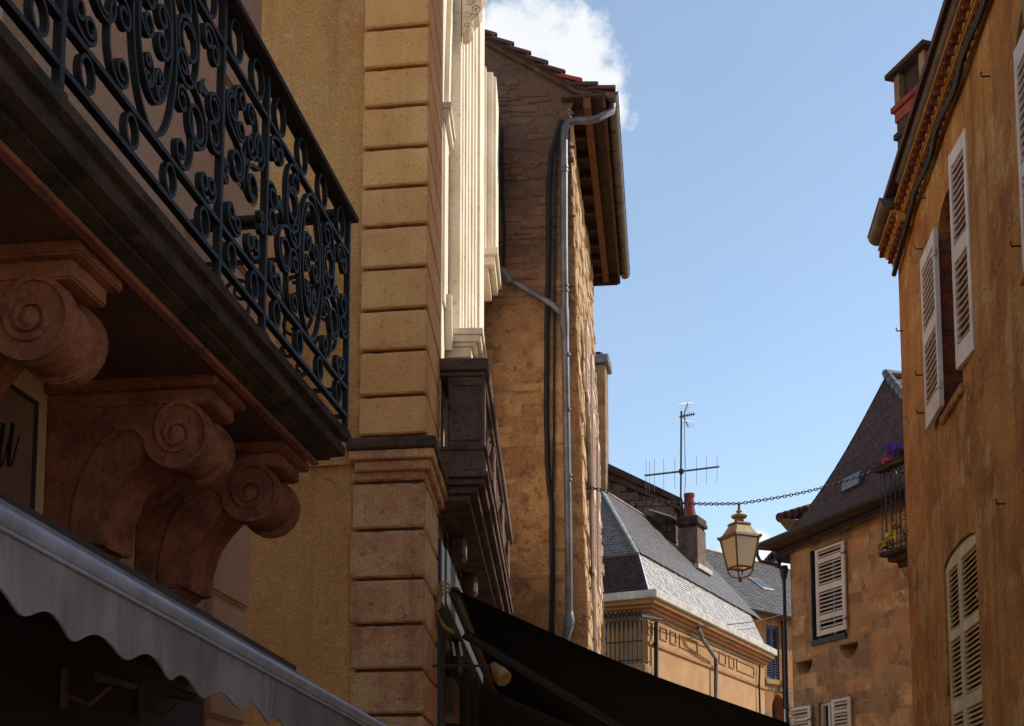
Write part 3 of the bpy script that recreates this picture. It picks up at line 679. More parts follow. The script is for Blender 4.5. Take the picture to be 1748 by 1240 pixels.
# moulded pilaster seen end-on: each fillet steps further out
fbox('flat_band', 10.2, 10.86, .001, .035, 4.6, ztop)
steps = [(10.87, .140), (11.05, .152), (11.22, .168), (11.42, .180), (11.66, .197), (11.86, .212)]
for i, (y, e) in enumerate(steps): fbox('pilaster_fillet', y, (steps + [(12.1, 0)])[i + 1][0] - .0005, .0355, e, zped, ztop)
for i, (v0, v1, u1, u0) in enumerate([(560, 571, 827, 768), (571.3, 583, 823, 772), (583.3, 590, 815, 775), (590.3, 607, 806, 778)]):
    e1 = .948 - (950 - u1) * 10.62 / 2212; z1, z0 = hz(790, v0, 10.62), hz(790, v1, 10.62)
    fbox('pedestal_moulding', 10.62 + i * .012, 12.1 - i * .012, .036, e1, z0, z1)
fbox('pedestal', 10.68, 12.05, .037, .27, 4.65, hz(790, 607.5, 10.62))
for i, (v0, v1, u1) in enumerate([(174, 184, 768), (184.4, 200, 764), (200.4, 210, 756)]):
    e1 = .948 - (950 - u1) * 10.25 / 2212; z1, z0 = hz(752, v0, 10.22), hz(752, v1, 10.22)
    fbox('impost_moulding', 10.22 + i * .01, 10.75, .0355, max(.045, e1), z0, z1, CREAM)
fbox('window_jamb', 10.3, 10.62, .036, .055, zped, hz(752, 211, 10.25))
# arched architrave rising from the impost
am = MB(); pts = [(10.42, hz(752, 174, 10.22) + .001), (10.46, 8.0), (10.54, 8.5), (10.68, 9.0), (10.86, 9.4), (11.2, 9.8), (11.8, 10.0)]
am.ribbon([(fY(a), b) for a, b in pts], .16, .036, .075, lambda s, z, d: F3.pt(s, d, z)); am.build('arch_architrave', CREAM, h3)
# small scrolled bracket beside the pedestal
bp = [(10.50, hz(752, 505, 10.5)), (10.50, hz(752, 530, 10.5)), (10.53, hz(752, 555, 10.5)), (10.60, hz(752, 590, 10.5))]
MB().ribbon([(fY(a), b) for a, b in bp], .07, .036, .10, lambda s, z, d: F3.pt(s, d, z)).build('scroll_bracket', CREAM, h3)
# carved console near the top
zk = hz(795, 62, 10.85); kp = [(.15, 0), (.20, .01), (.235, .05), (.225, .10), (.25, .14), (.30, .19), (.33, .25), (.32, .33), (.36, .40), (.37, .46), (.15, .46)]
MB().prism(lambda e, z, a: F3.pt(a, e, zk + z), kp, fY(10.82), fY(11.0)).build('carved_console', CREAM, h3, bevel=.012, seg=2)
for (e, z, r) in ((.20, .06, .045), (.27, .22, .05), (.31, .36, .05), (.22, .30, .04), (.20, .18, .035)):
    sp = [(e + r * (1 - i / 30) * math.cos(i * .42), zk + z + r * (1 - i / 30) * math.sin(i * .42)) for i in range(30)]
    MB().ribbon(sp, .012, fY(10.80), fY(10.822), lambda e_, z_, a: F3.pt(a, e_, z_)).build('console_curl', CREAM, h3)
# pilaster at the far end of the front with its corbel, dark cornice edge
zc0, zc1 = hz(830, 466, 15.3), hz(830, 426, 15.3)
y = 15.4
fbox('end_pilaster', y, 16.25, .001, .20, zc1, ztop); fbox('end_pilaster_fillet', y + .1, 16.2, .2005, .235, zc1, ztop); fbox('end_pilaster_fillet', y - .12, y - .0005, .001, .12, zc1, ztop)
fbox('end_corbel', y - .16, 16.27, .001, .27, zc1 - .09, zc1 - .001); fbox('end_corbel_bed', y - .10, 16.2, .001, .23, zc1 - .2, zc1 - .0905); fbox('end_corbel_bed', y - .02, 16.15, .001, .15, zc0, zc1 - .2005)
fbox('middle_pilaster', 13.4, 14.2, .001, .16, 5.5, ztop)

# stone balcony along the front
by0, by1 = 10.12, 16.2
zr0, zr1 = hz(780, 640, by0), hz(780, 611, by0)
zb0, zb1 = hz(780, 812, by0), hz(780, 762, by0)
EB = .40
fbox('balcony_rail', by0, by1, .02, EB + .03, zr0 + .04, zr1, BALST, .012); fbox('balcony_rail_bed', by0 + .03, by1, .03, EB, zr0, zr0 + .039, BALST, .01)
for y in (by0 + .04, 12.0, 14.0, 15.75):
    fbox('balcony_pier', y, y + .36, .095, EB - .01, zb1 + .001, zr0 - .001, BALST, .012)
    pn = MB(); 
    for (x0, x1, za, zb_) in ((.115, .135, zb1 + .06, zr0 - .06), (EB - .05, EB - .03, zb1 + .06, zr0 - .06)): pn.box(F3, fY(y) - .014, fY(y) - .0005, x0, x1, za, zb_)
    pn.box(F3, fY(y) - .014, fY(y) - .0005, .135, EB - .05, zb1 + .06, zb1 + .08); pn.box(F3, fY(y) - .014, fY(y) - .0005, .135, EB - .05, zr0 - .08, zr0 - .06); pn.build('pier_panel', BALST, h3)
bal = MB(); hb = zr0 - zb1
bal.lathe((0, 0, 0), [(.055, 0), (.055, .04), (.03, .06), (.062, hb * .32), (.05, hb * .45), (.026, hb * .72), (.045, hb * .85), (.055, hb * .92), (.055, hb)], 14)
bme = bal.mesh('baluster', BALST, smooth=True)
for a, b in ((by0 + .42, 11.98), (12.38, 13.98), (14.38, 15.73)):
    n = int((b - a) / .19)
    for i in range(n): inst('baluster', bme, Matrix.Translation(F3.pt(fY(a + (b - a) * (i + .5) / n), EB - .09, zb1)), h3)
fbox('balcony_base', by0 + .02, by1, .002, EB + .0, zb0 + .03, zb1, BALST, .012); fbox('balcony_plinth_fillet', by0, by1, .002, EB + .02, zb1 - .03, zb1 + .0005, BALST, .008)
for i, (e, h) in enumerate([(EB + .03, .045), (EB - .0, .05), (EB - .06, .06), (EB - .13, .05)]):
    z1 = zb0 + .03 - sum((.045, .05, .06, .05)[:i]); fbox('balcony_bed_mould', by0 - .02 + i * .05, by1, .002, e, z1 - h, z1 - .0005, BALST, .008)
zso = zb0 + .03 - .205
for y in (11.4, 13.0, 14.6): fbox('balcony_bracket', y, y + .22, .002, .16, zso - .22, zso - .001, BALST, .03)
# shopfront below
MB().box(F3, 1.05, FY, -3, -.03, 0, 4.449).build('shopfront_wall', SHOP_R, h3)
MB().box(F3, .96, 1.32, -.029, .05, 0, zso - .33).build('shop_pilaster', SHOP, h3, bevel=.006)
MB().box(F3, 1.33, 6.6, -.029, .07, 3.62, zso - .34).build('shop_fascia', SHOP, h3, bevel=.006)
MB().box(F3, 1.33, 6.6, -.0295, -.012, 0, 3.6).build('shop_glass', GLASS, h3)
for s in (1.6, 3.1, 4.7, 6.3): MB().box(F3, s, s + .07, -.0119, .03, 0, 3.6195).build('shop_mullion', SHOP, h3)
q0, q1 = F3.hit(770, 1203, .05), F3.hit(806, 1130, .05)
MB().box(F3, 1.67, 2.5, -.011, .09, 2.74, 3.06).build('shop_panel', SHOP_R, h3)

# black awning on the shopfront
ba = thing('black_awning', 'large black awning stretched out over the street below the stone balcony', 'awning', F3.pt(3, 1, 2.5))
n0 = at(767, 1004, 10.02); n1 = at(1348, 1238, 9.95)
al = F3.a * 6.5
cm = MB(); ca, cb_ = 16, 24
for k in range(2):
    for i in range(ca + 1):
        for j in range(cb_ + 1):
            x, y_ = i / ca, j / cb_; p = n0.lerp(n1, x) + al * y_
            cm.v.append(p + Vector((0, 0, k * .01 - .05 * math.sin(math.pi * x) - .012 * math.sin(math.pi * x) * abs(math.sin(y_ * 15.7)) + .004 * math.sin(x * 9 + y_ * 5))))
q_ = (ca + 1) * (cb_ + 1)
for i in range(ca):
    for j in range(cb_):
        a = i * (cb_ + 1) + j; cm.f.append([a, a + 1, a + cb_ + 2, a + cb_ + 1]); cm.f.append([a + q_, a + cb_ + 1 + q_, a + cb_ + 2 + q_, a + 1 + q_])
    a = i * (cb_ + 1); cm.f.append([a, a + cb_ + 1, a + cb_ + 1 + q_, a + q_])
cm.build('cloth', BLACKC, ba, smooth=True)
vd = Vector((0, 0, -.22)); MB().hexa([n1 + vd, n1 + vd + F3.o * .006, n1 + al + vd + F3.o * .006, n1 + al + vd, n1, n1 + F3.o * .006, n1 + al + F3.o * .006, n1 + al]).build('valance', BLACKC, ba)
MB().tube([n0 + Vector((.04, .04, -.03)), n0 + al + Vector((.04, 0, -.03))], .05, 12).build('roller', ARM, ba, smooth=True)
MB().tube([n1 + Vector((-.02, .02, -.03)), n1 + al + Vector((-.02, 0, -.03))], .03, 12).build('front_bar', ARM, ba, smooth=True)
a0_ = at(792, 1082, 10.5); a1_ = at(1060, 1240, 10.7); a2_ = a1_ + (a1_ - a0_) * .25
MB().tube([a0_, a1_, a2_], .042, 12).build('folding_arm', ARM, ba, smooth=True)
MB().tube([a2_, n1 + F3.a * 1.6 + Vector((-.06, 0, -.05))], .034, 12).build('folding_arm', ARM, ba, smooth=True)
gm = MB(); gc = at(758, 1004, 9.95)
gm.tube([gc + Vector((.046 * math.cos(w), 0, .046 * math.sin(w))) for w in [2 * math.pi * i / 20 for i in range(20)]], .008, 6, True)
gm.tube([gc + Vector((.016 * math.cos(w), 0, .016 * math.sin(w))) for w in [2 * math.pi * i / 12 for i in range(12)]], .008, 6, True)
for i in range(6):
    w = i * math.pi / 3; gm.tube([gc + Vector((.016 * math.cos(w), 0, .016 * math.sin(w))), gc + Vector((.046 * math.cos(w), 0, .046 * math.sin(w)))], .007, 6)
gm.build('crank_wheel', BRASS, ba, smooth=True)
g2 = MB(); g2.tube([at(752, 1012, 9.97), at(746, 1036, 9.97), at(738, 1046, 9.98)], [.022, .03, .02], 8); g2.build('gear_box', BRASS, ba, smooth=True)
g3 = MB(); g3.tube([at(744, 1045, 9.97), at(758, 1070, 9.98), at(775, 1082, 10.0)], .016, 8); g3.build('arm_bracket', BRASS, ba, smooth=True)
g4 = MB(); g4.hexa([at(u, v, y) for y in (9.98, 10.06) for u, v in ((722, 1075), (745, 1075), (745, 1022), (722, 1022))]); g4.build('wall_plate', SHOP, ba, bevel=.005)
for u in (771, 783): MB().hexa([at(a, b, y) for y in (10.3, 10.31) for a, b in ((u, 1096), (u + 3, 1096), (u + 8, 1120), (u + 3, 1120))]).build('fixing_strap', ZINC_L, ba)
# lamp on an arm
lp = thing('arm_lamp', 'small bell shaped lamp on a thin horizontal arm below the black awning', 'lamp', at(724, 1137, 9.75))
MB().tube([at(722, 1137, 9.75), at(838, 1137, 9.7)], .011, 8).build('arm', ARM, lp, smooth=True)
MB().lathe(at(724, 1137, 9.75) - Vector((.02, 0, 0)), [(.03, 0), (.03, .02), (.015, .03)], 12, up=Vector((1, 0, 0))).build('wall_rose', ARM, lp)
c = at(842, 1136, 9.7); ax = (at(868, 1170, 9.55) - c).normalized()
MB().lathe(c, [(.012, -.02), (.03, 0), (.035, .03), (.06, .10), (.068, .17), (.06, .185)], 16, up=ax).build('shade', BRASS, lp, smooth=True)
# ================================================================ right house
hr = thing('ochre_house', 'ochre lime rendered house on the right with pale shutters and tiled cornice', 'house', BR.pt(8, -2, 0))
RC = BR.S(1543, 760)
up_s0, up_s1 = BR.S(1638, 500), BR.S(1604, 500)             # near jamb, far jamb
zsill, zspr, zcrown = BR.Z(1604, 722), BR.Z(1604, 398), BR.Z(1620, 318)
op1 = arch(up_s0, up_s1, zsill, zspr, zcrown - zspr)
lw0, lw1 = BR.S(1672, 1080), BR.S(1614, 1080)
op2 = arch(lw0, lw1, .9, BR.Z(1613, 972), BR.Z(1652, 908) - BR.Z(1613, 972), 14)
zw = (at(1656, 0, 7.78).z + at(1531, 321, 9.99).z) / 2 - .19
up2_s1 = BR.S(1742, 300); op3 = arch(up2_s1 - .75, up2_s1, BR.Z(1742, 478), BR.Z(1736, 100), .25)
MB().holed(BR, rect(6.201, RC, 0, zw), [op1, op2, op3], -.5, 0).build('wall', RENDER_R, hr)
MB().box(BR, 6.203, RC - .003, -6, -.501, 0, zw + .3).build('inner_wall', RENDER_R, hr)
for o_, nm in ((op1, 'window'), (op3, 'window')):
    a, b = o_[0][0], o_[1][0]; z0, z1 = o_[0][1], max(p[1] for p in o_)
    g = MB(); g.box(BR, a + .002, a + .06, -.42, -.36, z0, z1); g.box(BR, b - .06, b - .002, -.42, -.36, z0, z1); g.box(BR, (a + b) / 2 - .035, (a + b) / 2 + .035, -.419, -.35, z0, z1)
    g.box(BR, a + .061, b - .061, -.418, -.362, z0, z0 + .08)
    w_o = g.build(nm, PAINT_G, hr); MB().box(BR, a + .003, b - .003, -.41, -.395, z0, z1).build('pane', GLASS, w_o)
    # jamb stones lining the far reveal
    zz = z0
    while zz < z1 - .15:
        h_ = random.uniform(.26, .36); MB().box(BR, b - .012, b + .03, -.34, -.003, zz + .004, min(zz + h_, z1 - .1) - .004).build('jamb_stone', CORBEL, hr, bevel=.004); zz += h_
    MB().box(BR, a - .03, b + .03, -.3, .03, z0 - .07, z0 - .001).build('sill', RENDER_R, hr, bevel=.01)
# upper window, far leaf: folded back almost flat on the wall
def leaf_matrix(P, dirx):
    x = Vector((dirx.x, dirx.y, 0)).normalized(); z = Vector((0, 0, 1)); y = z.cross(x)
    M_ = Matrix.Identity(4)
    for i in range(3): M_[i][0] = x[i]; M_[i][1] = y[i]; M_[i][2] = z[i]
    M_.translation = P; return M_
s_a, z_t = BR.hit(1597, 388, .05); z_b = BR.Z(1601, 705, .05); s_b = BR.S(1578, 560, .05)
hh = z_t - z_b
shutter(hr, leaf_matrix(BR.pt(s_a, .05, z_b), BR.a), s_b - s_a, hh, [(hh * .12, hh * .47), (hh * .55, hh * .92)], PAINT, pitch=.05, mh=PAINT)
# upper window, near leaf: swung a little off the wall
P = BR.pt(BR.S(1631, 500, .03), .03, 0)
yw = R(2.0); dv = -Vector((math.sin(yw), math.cos(yw), 0))
d_ = ray(1659, 430); n_ = Vector((dv.y, -dv.x, 0)); t_ = (P - EYE).dot(n_) / d_.dot(n_); Q = EYE + d_ * t_
w_ = min(.62, (Vector((Q.x, Q.y, 0)) - Vector((P.x, P.y, 0))).length)
zb_, zt_ = at(1642, 632, P.y).z, at(1629, 268, P.y).z; hh = zt_ - zb_
P.z = zb_
shutter(hr, leaf_matrix(P, dv), w_, hh, [(hh * .1, hh * .48), (hh * .56, hh * .93)], PAINT, pitch=.05, mh=PAINT, slat_tilt=-38)
# next window's leaf at the frame edge
s_h, z_t = BR.hit(1735, 90, .045); z_b = BR.Z(1744, 478, .045); hh = z_t - z_b
shutter(hr, leaf_matrix(BR.pt(s_h - .0, .045, z_b), -BR.a), .55, hh, [(hh * .06, hh * .40), (hh * .46, hh * .90)], PAINT, pitch=.05, mh=PAINT, hinges=2, slat_tilt=-38)
# lower window: a closed pair with an arched head
sm_ = BR.S(1637, 1080); zb = .92
def topcurve(sA, sB):                                       # heights of the arch along the leaf, local x from sA
    c, h_ = (lw0 + lw1) / 2, (lw1 - lw0) / 2; zs_, ri = op2[2][1], max(p[1] for p in op2) - op2[2][1]
    f = lambda s: zs_ + ri * math.sqrt(max(0, 1 - ((s - c) / h_) ** 2)) - .012
    return [(abs(sB - sA) * i / 8, f(sA + (sB - sA) * i / 8) - zb) for i in range(9)]
for sA, sB in ((lw0 + .012, sm_ - .006), (lw1 - .012, sm_ + .006)):
    tcv = topcurve(sA, sB); hgt = min(tcv[0][1], tcv[-1][1])
    dirx = BR.a if sB > sA else -BR.a
    zl = lambda v: BR.Z(1627, v, -.03) - zb
    secs = [(.12, .5), (.6, zl(1222)), (zl(1200), zl(1095)), (zl(1078), hgt - .03)]
    shutter(hr, leaf_matrix(BR.pt(sA, -.035, zb), dirx), abs(sB - sA), hgt, secs, PAINT_Y, pitch=.036, stile=.045, top=(hgt, tcv, tcv[0][1], tcv[-1][1]), mh=PAINT_Y, slat_tilt=38 if sB > sA else -38)
# tiled cornice (genoise): mortar beds with rows of half-round tiles
tm = MB(); nn = 9; ro, ri = .058, .046
pr = [(ro * math.cos(math.pi * i / nn), ro * math.sin(math.pi * i / nn)) for i in range(nn + 1)] + [(ri * math.cos(math.pi * i / nn), ri * math.sin(math.pi * i / nn)) for i in range(nn, -1, -1)]
tm.prism(lambda x, z, y: Vector((x, y, z)), pr, -.05, .085)
tme = tm.mesh('genoise_tile', GTILE, smooth=True)
def cornice(sA, sB, ztop_, e0):
    for r in range(2):
        e1 = e0 + .05 + r * .065; z0 = ztop_ - .17 + r * .085
        MB().box(BR, sA, sB, -.1, e1 - .032, z0 + .0005, z0 + .0695).build('cornice_bed', GMORT, hr)
        MB().box(BR, sA, sB + .01, -.1, e1 + .022, z0 + .07, z0 + .0845).build('cornice_tile_course', GMORT, hr, bevel=.004)
        n = int((sB - sA) / .118)
        for i in range(n):
            inst('genoise_tile', tme, BR.m4(sA + (i + .5 + .5 * (r % 2)) * (sB - sA) / (n + .5), e1 - .075, z0 + .004), hr)
gA = at(1656, 0, 7.78); gB = at(1531, 321, 9.99)
sg0, sg1 = BR.S(1700, 0, .25), (gB - BR.p).dot(BR.a)
zg = (gA.z + gB.z) / 2
cornice(6.25, sg1 + .25, zg - .03, 0.0)
cornice(sg1 + .26, RC + .02, zg - .10, .03)
def half_gutter(p, q, r, parent, m, name='gutter', cap=True):
    d = (q - p).normalized(); side_ = d.cross(Vector((0, 0, 1))).normalized(); g = MB(); n = 10
    pr_ = [(r * math.cos(math.pi + math.pi * i / n), r * math.sin(math.pi + math.pi * i / n)) for i in range(n + 1)] + [((r - .006) * math.cos(math.pi + math.pi * i / n), (r - .006) * math.sin(math.pi + math.pi * i / n)) for i in range(n, -1, -1)]
    Ln = (q - p).length
    g.prism(lambda x, z, y: p + side_ * x + Vector((0, 0, z)) + d * y, pr_, 0, Ln)
    for sg_ in (-1, 1): g.tube([p + side_ * sg_ * r, q + side_ * sg_ * r], .008, 6)
    if cap:
        for y in (0.0, Ln): g.prism(lambda x, z, yy: p + side_ * x + Vector((0, 0, z)) + d * yy, pr_[:n + 1], y - .003, y + .003)
    return g.build(name, m, parent, smooth=True)
ge = (gB - BR.p).dot(BR.o); 
half_gutter(BR.pt(5.0, ge - .07, zg + .055), BR.pt(sg1 + .01, ge - .07, zg + .055), .085, hr, GUTTER)
lA = at(1482, 424, 11.1); ls = (lA - BR.p).dot(BR.a); le = (lA - BR.p).dot(BR.o)
half_gutter(BR.pt(sg1 + .3, le - .07, lA.z + .05), BR.pt(min(ls, RC + .05), le - .07, lA.z + .05), .085, hr, GUTTER)
rf = MB(); ze = zg + .06
rf.hexa([BR.pt(5, -4.5, ze + 2.0), BR.pt(RC + .1, -4.5, ze + 2.0), BR.pt(RC + .1, .2, ze - .03), BR.pt(5, .2, ze - .03), BR.pt(5, -4.5, ze + 2.06), BR.pt(RC + .1, -4.5, ze + 2.06), BR.pt(RC + .1, .2, ze + .03), BR.pt(5, .2, ze + .03)])
roof_r = rf.build('roof', TILE, hr)
# black cable slung under the cornice with clips, dropping at the corner
cb = [BR.pt(6.3, .06, zg - .21)]
for i in range(1, 24):
    s = 6.3 + (sg1 + .1 - 6.3) * i / 23; cb.append(BR.pt(s, .05 + .012 * math.sin(i * 1.3), zg - .215 + .012 * math.sin(i * .9)))
cb += [BR.pt(sg1 + .3, .05, zg - .29), BR.pt(RC - .25, .045, zg - .33), BR.pt(RC - .02, .04, zg - .36)]
MB().tube(cb, .022, 8).build('cable', CABLE, hr, smooth=True)
MB().tube([p + Vector((-.005, 0, -.03)) for p in cb[:-2]], .012, 6).build('cable', CABLE, hr, smooth=True)
for (u, v) in ((1581, 338), (1690, 130), (1742, 420), (1541, 565), (1640, 563), (1575, 640), (1577, 705), (1574, 425), (1716, 860)):
    s_, z_ = BR.hit(u, v); g = MB(); g.tube([BR.pt(s_, -.01, z_), BR.pt(s_, .05, z_), BR.pt(s_, .055, z_ + .03)], .006, 6); g.build('iron_hook', CAST, hr)
# chimney on the roof, set askew, with flat stone cap
CH = W(at(1583, 200, 12.4), -18, -1)
ch = MB(); zl = [at(1583, v, 12.4).z for v in (340, 190, 165, 150, 118, 90, 66)]
MB().box(CH, 0, .52, -.5, 0, 6.3, zl[2]).build('chimney', CHIM, roof_r, bevel=.008); cmo = roof_r.children[-1] if roof_r.children else roof_r
cmo = [o for o in roof_r.children if o.name.startswith('chimney')][0]
MB().box(CH, -.02, .54, -.52, .03, zl[1] - .03, zl[1] + .03).build('chimney_band', CHIM, roof_r)
MB().box(CH, -.0, .53, -.51, .015, zl[2] + .0005, zl[3] + .02).build('chimney_brick_course', BRICK_R, roof_r, bevel=.005)
MB().box(CH, -.03, .56, -.54, .045, zl[3] + .021, zl[3] + .085).build('chimney_brick_course', BRICK_R, roof_r, bevel=.006)
MB().box(CH, .05, .47, -.45, -.05, zl[3] + .086, zl[6] - .121).build('chimney_throat', CHIM, roof_r)
for a, e in ((-.0, -.07), (.43, -.07), (-.0, -.5)): MB().box(CH, a, a + .09, e, e + .085, zl[3] + .086, zl[6] - .1205).build('cap_post', CHIM_T, roof_r)
cp = MB(); cp.hexa([CH.pt(a, e, z) for z in (zl[6] - .12, zl[6] - .06) for a, e in ((-.07, -.58), (.6, -.58), (.6, .08), (-.07, .08))]); cp.build('chimney_cap', CHIM, roof_r, bevel=.008)

# ================================================================ gable house in the middle
CG = at(988, 620, 16.6)
GW = W(CG, -83.15, -1); GS = W(CG, 6.85, 1)
hg = thing('gable_house', 'tall rubble stone gable house with dark tiles in the middle of the street', 'house', GW.pt(1, -3, 0))
ct = GW.hit(973, 225); cbm = GW.hit(1003, 1100)
lean = (ct[0] - cbm[0]) / (ct[1] - cbm[1])                   # corner leans back as it rises
cs = lambda z: cbm[0] + (z - cbm[1]) * lean
zroofL = GW.Z(846, 84); zroofR = GW.Z(985, 160); sRL, sRR = GW.S(846, 84), GW.S(985, 160)
ztl = GW.Z(820, 60) + .1; zsof = GW.Z(973, 205)
roofz = lambda s: zroofR + (s - sRR) * (zroofL - zroofR) / (sRL - sRR)
gp = [(cs(0), 0), (3.5, 0), (3.5, roofz(3.5)), (sRR + .02, roofz(sRR + .02)), (cs(zsof + .25), zsof + .25)]
MB().prism(lambda s, z, e: GW.pt(s, e, z), gp, -.5, 0).build('gable_wall', GABLE, hg)
stones(GW, lambda s, z: z < roofz(s) - .08 and s > cs(z) + .03, cs(13) - .1, 1.62, 8.9, 12.2, (.05, .16), (.10, .42), (.003, .032), hg, RUBBLE, 190, drop=.38, jag=.028, cham=.035)
stones(GW, lambda s, z: z < roofz(s) - .08 and s > cs(z) + .03, cs(13) - .1, 1.62, 3.2, 8.9, (.09, .22), (.15, .6), (.002, .016), hg, RUBBLE, 130, drop=.55, jag=.025, cham=.04)
MB().box(GW, .12, 2.2, .001, .05, 0, 3.85).build('passage_shade_panel', SHADE_DARK, hg)  # dark sheet stands in for the shaded passage under the black awning
# street wall leaning with the corner
def gs(a, e, z): return GS.pt(a, e, z) + GW.a * cs(z)
class Lean:
    def pt(s, a, e, z): return gs(a, e, z)
LW = Lean()
GL = 5.25
MB().prism(lambda a, z, e: gs(a, e, z), rect(.003, GL, 0, zsof + .25), -.5, -.002).build('street_wall', PALE, hg)
stones(LW, lambda s, z: True, .0, GL, 4.0, zsof + .2, (.12, .24), (.2, .55), (.004, .04), hg, PALE, 300, jag=.015, drop=.2)
RUB_L = RUBBLE
# eaves: boards, rafters, gutter
EV = .50
ev = MB(); ev.hexa([gs(a, e, z) for z in (zsof + .25, zsof + .29) for a, e in ((-.12, -.1), (GL + .15, -.1), (GL + .15, EV), (-.12, EV))]); ev.build('eave_board', WOOD_D, hg)
MB().prism(lambda a, z, e: gs(a, e, z), rect(-.1, GL + .1, zsof + .10, zsof + .2495), .20, .30).build('eave_purlin', WOOD, hg)
MB().prism(lambda a, z, e: gs(a, e, z), rect(-.12, GL + .15, zsof + .08, zsof + .2495), EV - .04, EV).build('fascia_board', WOOD_D, hg)
k = 0; a = .15
while a < GL:
    MB().prism(lambda q, z, e: gs(q, e, z), rect(a, a + .09, zsof + .14, zsof + .249), .0, .199).build('rafter_end', WOOD_D, hg); a += .55
MB().prism(lambda a, z, e: gs(a, e, z), rect(GL + .12, GL + .15, zsof + .06, zsof + .2495), -.1, EV - .041).build('eave_end_board', WOOD_D, hg)
half_gutter(gs(-.15, EV + .085, zsof + .27), gs(GL + .2, EV + .085, zsof + .27), .085, hg, GUTTER)
a = .2
while a < GL: MB().tube([gs(a, EV, zsof + .20), gs(a, EV + .085, zsof + .175), gs(a, EV + .18, zsof + .27)], .007, 6).build('gutter_bracket', CAST, hg); a += .5
# roof slab and verge tiles
rfm = MB(); rs0, rs1 = cs(zsof) - EV - .12, 3.6
rzz = lambda s: roofz(s) + .02
def roofy(s): return rzz(s) if s > sRR else rzz(sRR) - (sRR - s) * .30
rpoly = [(3.6, rzz(3.6)), (sRR, rzz(sRR)), (rs0, roofy(rs0)), (rs0, roofy(rs0) + .05), (sRR, rzz(sRR) + .06), (3.6, rzz(3.6) + .06)]
MB().prism(lambda s, z, e: GW.pt(s, e, z), rpoly, -GL - .1, .10).build('roof', SLATE_D, hg); rg = [o for o in hg.children if o.name.startswith('roof')][0]
vt = MB(); n = 8
pr = [(.095 * math.cos(math.pi * i / n), .095 * math.sin(math.pi * i / n)) for i in range(n + 1)] + [(.08 * math.cos(math.pi * i / n), .08 * math.sin(math.pi * i / n)) for i in range(n, -1, -1)]
k0 = len(vt.v); L1 = .36
vt.add([Vector((x, -.0, z)) for x, z in pr] + [Vector((x * .8, L1, z * .8)) for x, z in pr], [tuple(range(len(pr))), tuple(range(2 * len(pr) - 1, len(pr) - 1, -1))] + [(i, (i + 1) % len(pr), (i + 1) % len(pr) + len(pr), i + len(pr)) for i in range(len(pr))])
vme = vt.mesh('canal_tile', TILE, smooth=True); vmr = vt.mesh('canal_tile', TILE_R, smooth=True)
s = rs0; i = 0
while s < 2.4:
    z = roofy(s) + .055; dz = (roofy(s + .2) - roofy(s)) / .2; up_ = (GW.a + Vector((0, 0, dz))).normalized()
    for j, e in enumerate((.06, -.14, -.34, -.54)):
        M_ = Matrix.Identity(4); y_ = up_; x_ = GW.o; z_ = x_.cross(y_)
        if z_.z < 0: z_ = -z_; x_ = -x_
        y_ = (y_ - z_ * .16).normalized(); z_ = x_.cross(y_)
        for q in range(3): M_[q][0] = x_[q]; M_[q][1] = y_[q]; M_[q][2] = z_[q]
        M_.translation = GW.pt(s, e, z + .02); inst('canal_tile', vmr if (i == 2 and j == 0) else vme, M_, rg)
    s += .235; i += 1
# row of flat tiles seen on the verge edge
MB().prism(lambda s, z, e: GW.pt(s, e, z), [(3.6, rzz(3.6) - .06), (sRR, rzz(sRR) - .06), (rs0 + .12, roofy(rs0 + .12) - .05), (rs0 + .12, roofy(rs0 + .12) + .0), (sRR, rzz(sRR) - .002), (3.6, rzz(3.6) - .002)], -.2, .08).build('verge_mortar', MOSS, hg)
# downpipe with elbows, collars, side branch and hopper
y = .13
def gp_(u, v, e=y): s_, z_ = GW.hit(u, v, e); return GW.pt(s_, e, z_)
go = gs(.02, EV + .085, zsof + .2)
pp = [go, go + Vector((0, 0, -.10)), gp_(1020, 203) , gp_(1005, 206), gp_(985, 206), gp_(970, 209), gp_(964, 219), gp_(963, 236), gp_(963, 400), gp_(964, 520), gp_(967, 700), gp_(970, 880), gp_(972, 1050)]
MB().tube(pp, .05, 14).build('downpipe', ZINC, hg, smooth=True); dp = [o for o in hg.children if o.name.startswith('downpipe')][0]
MB().tube([gp_(868, 478), gp_(890, 490), gp_(920, 507), gp_(945, 522), gp_(962, 540)], .045, 12).build('branch_pipe', ZINC, dp, smooth=True)
MB().tube([gp_(858, 462), gp_(868, 478), gp_(874, 483)], [.05, .058, .058], 12).build('branch_pipe_head', ZINC, dp, smooth=True)
MB().tube([gp_(962, 528), gp_(963, 545), gp_(965, 575)], [.075, .07, .052], 14).build('wye_fitting', ZINC, dp, smooth=True)
for u, v in ((963, 285), (963, 292), (964, 488), (964, 497), (967, 606), (968, 700), (970, 812), (970, 820)):
    MB().tube([gp_(u, v - 2), gp_(u, v + 2)], .058, 14).build('pipe_collar', ZINC, dp, smooth=True)
    MB().tube([gp_(u, v), gp_(u, v, .0)], .012, 6).build('pipe_clip', ZINC, dp)
hp_ = MB(); hp_.tube([gp_(972, 1045), gp_(972, 1062), gp_(966, 1090), gp_(962, 1110)], [.05, .085, .06, .05], 12); hp_.build('hopper', ZINC, dp, smooth=True)
MB().tube([gp_(975, 1070), gp_(985, 1058), gp_(1000, 1052), GS.pt(.05, .06, GW.Z(1004, 1052))], .012, 8).build('overflow_pipe', ZINC, dp, smooth=True)
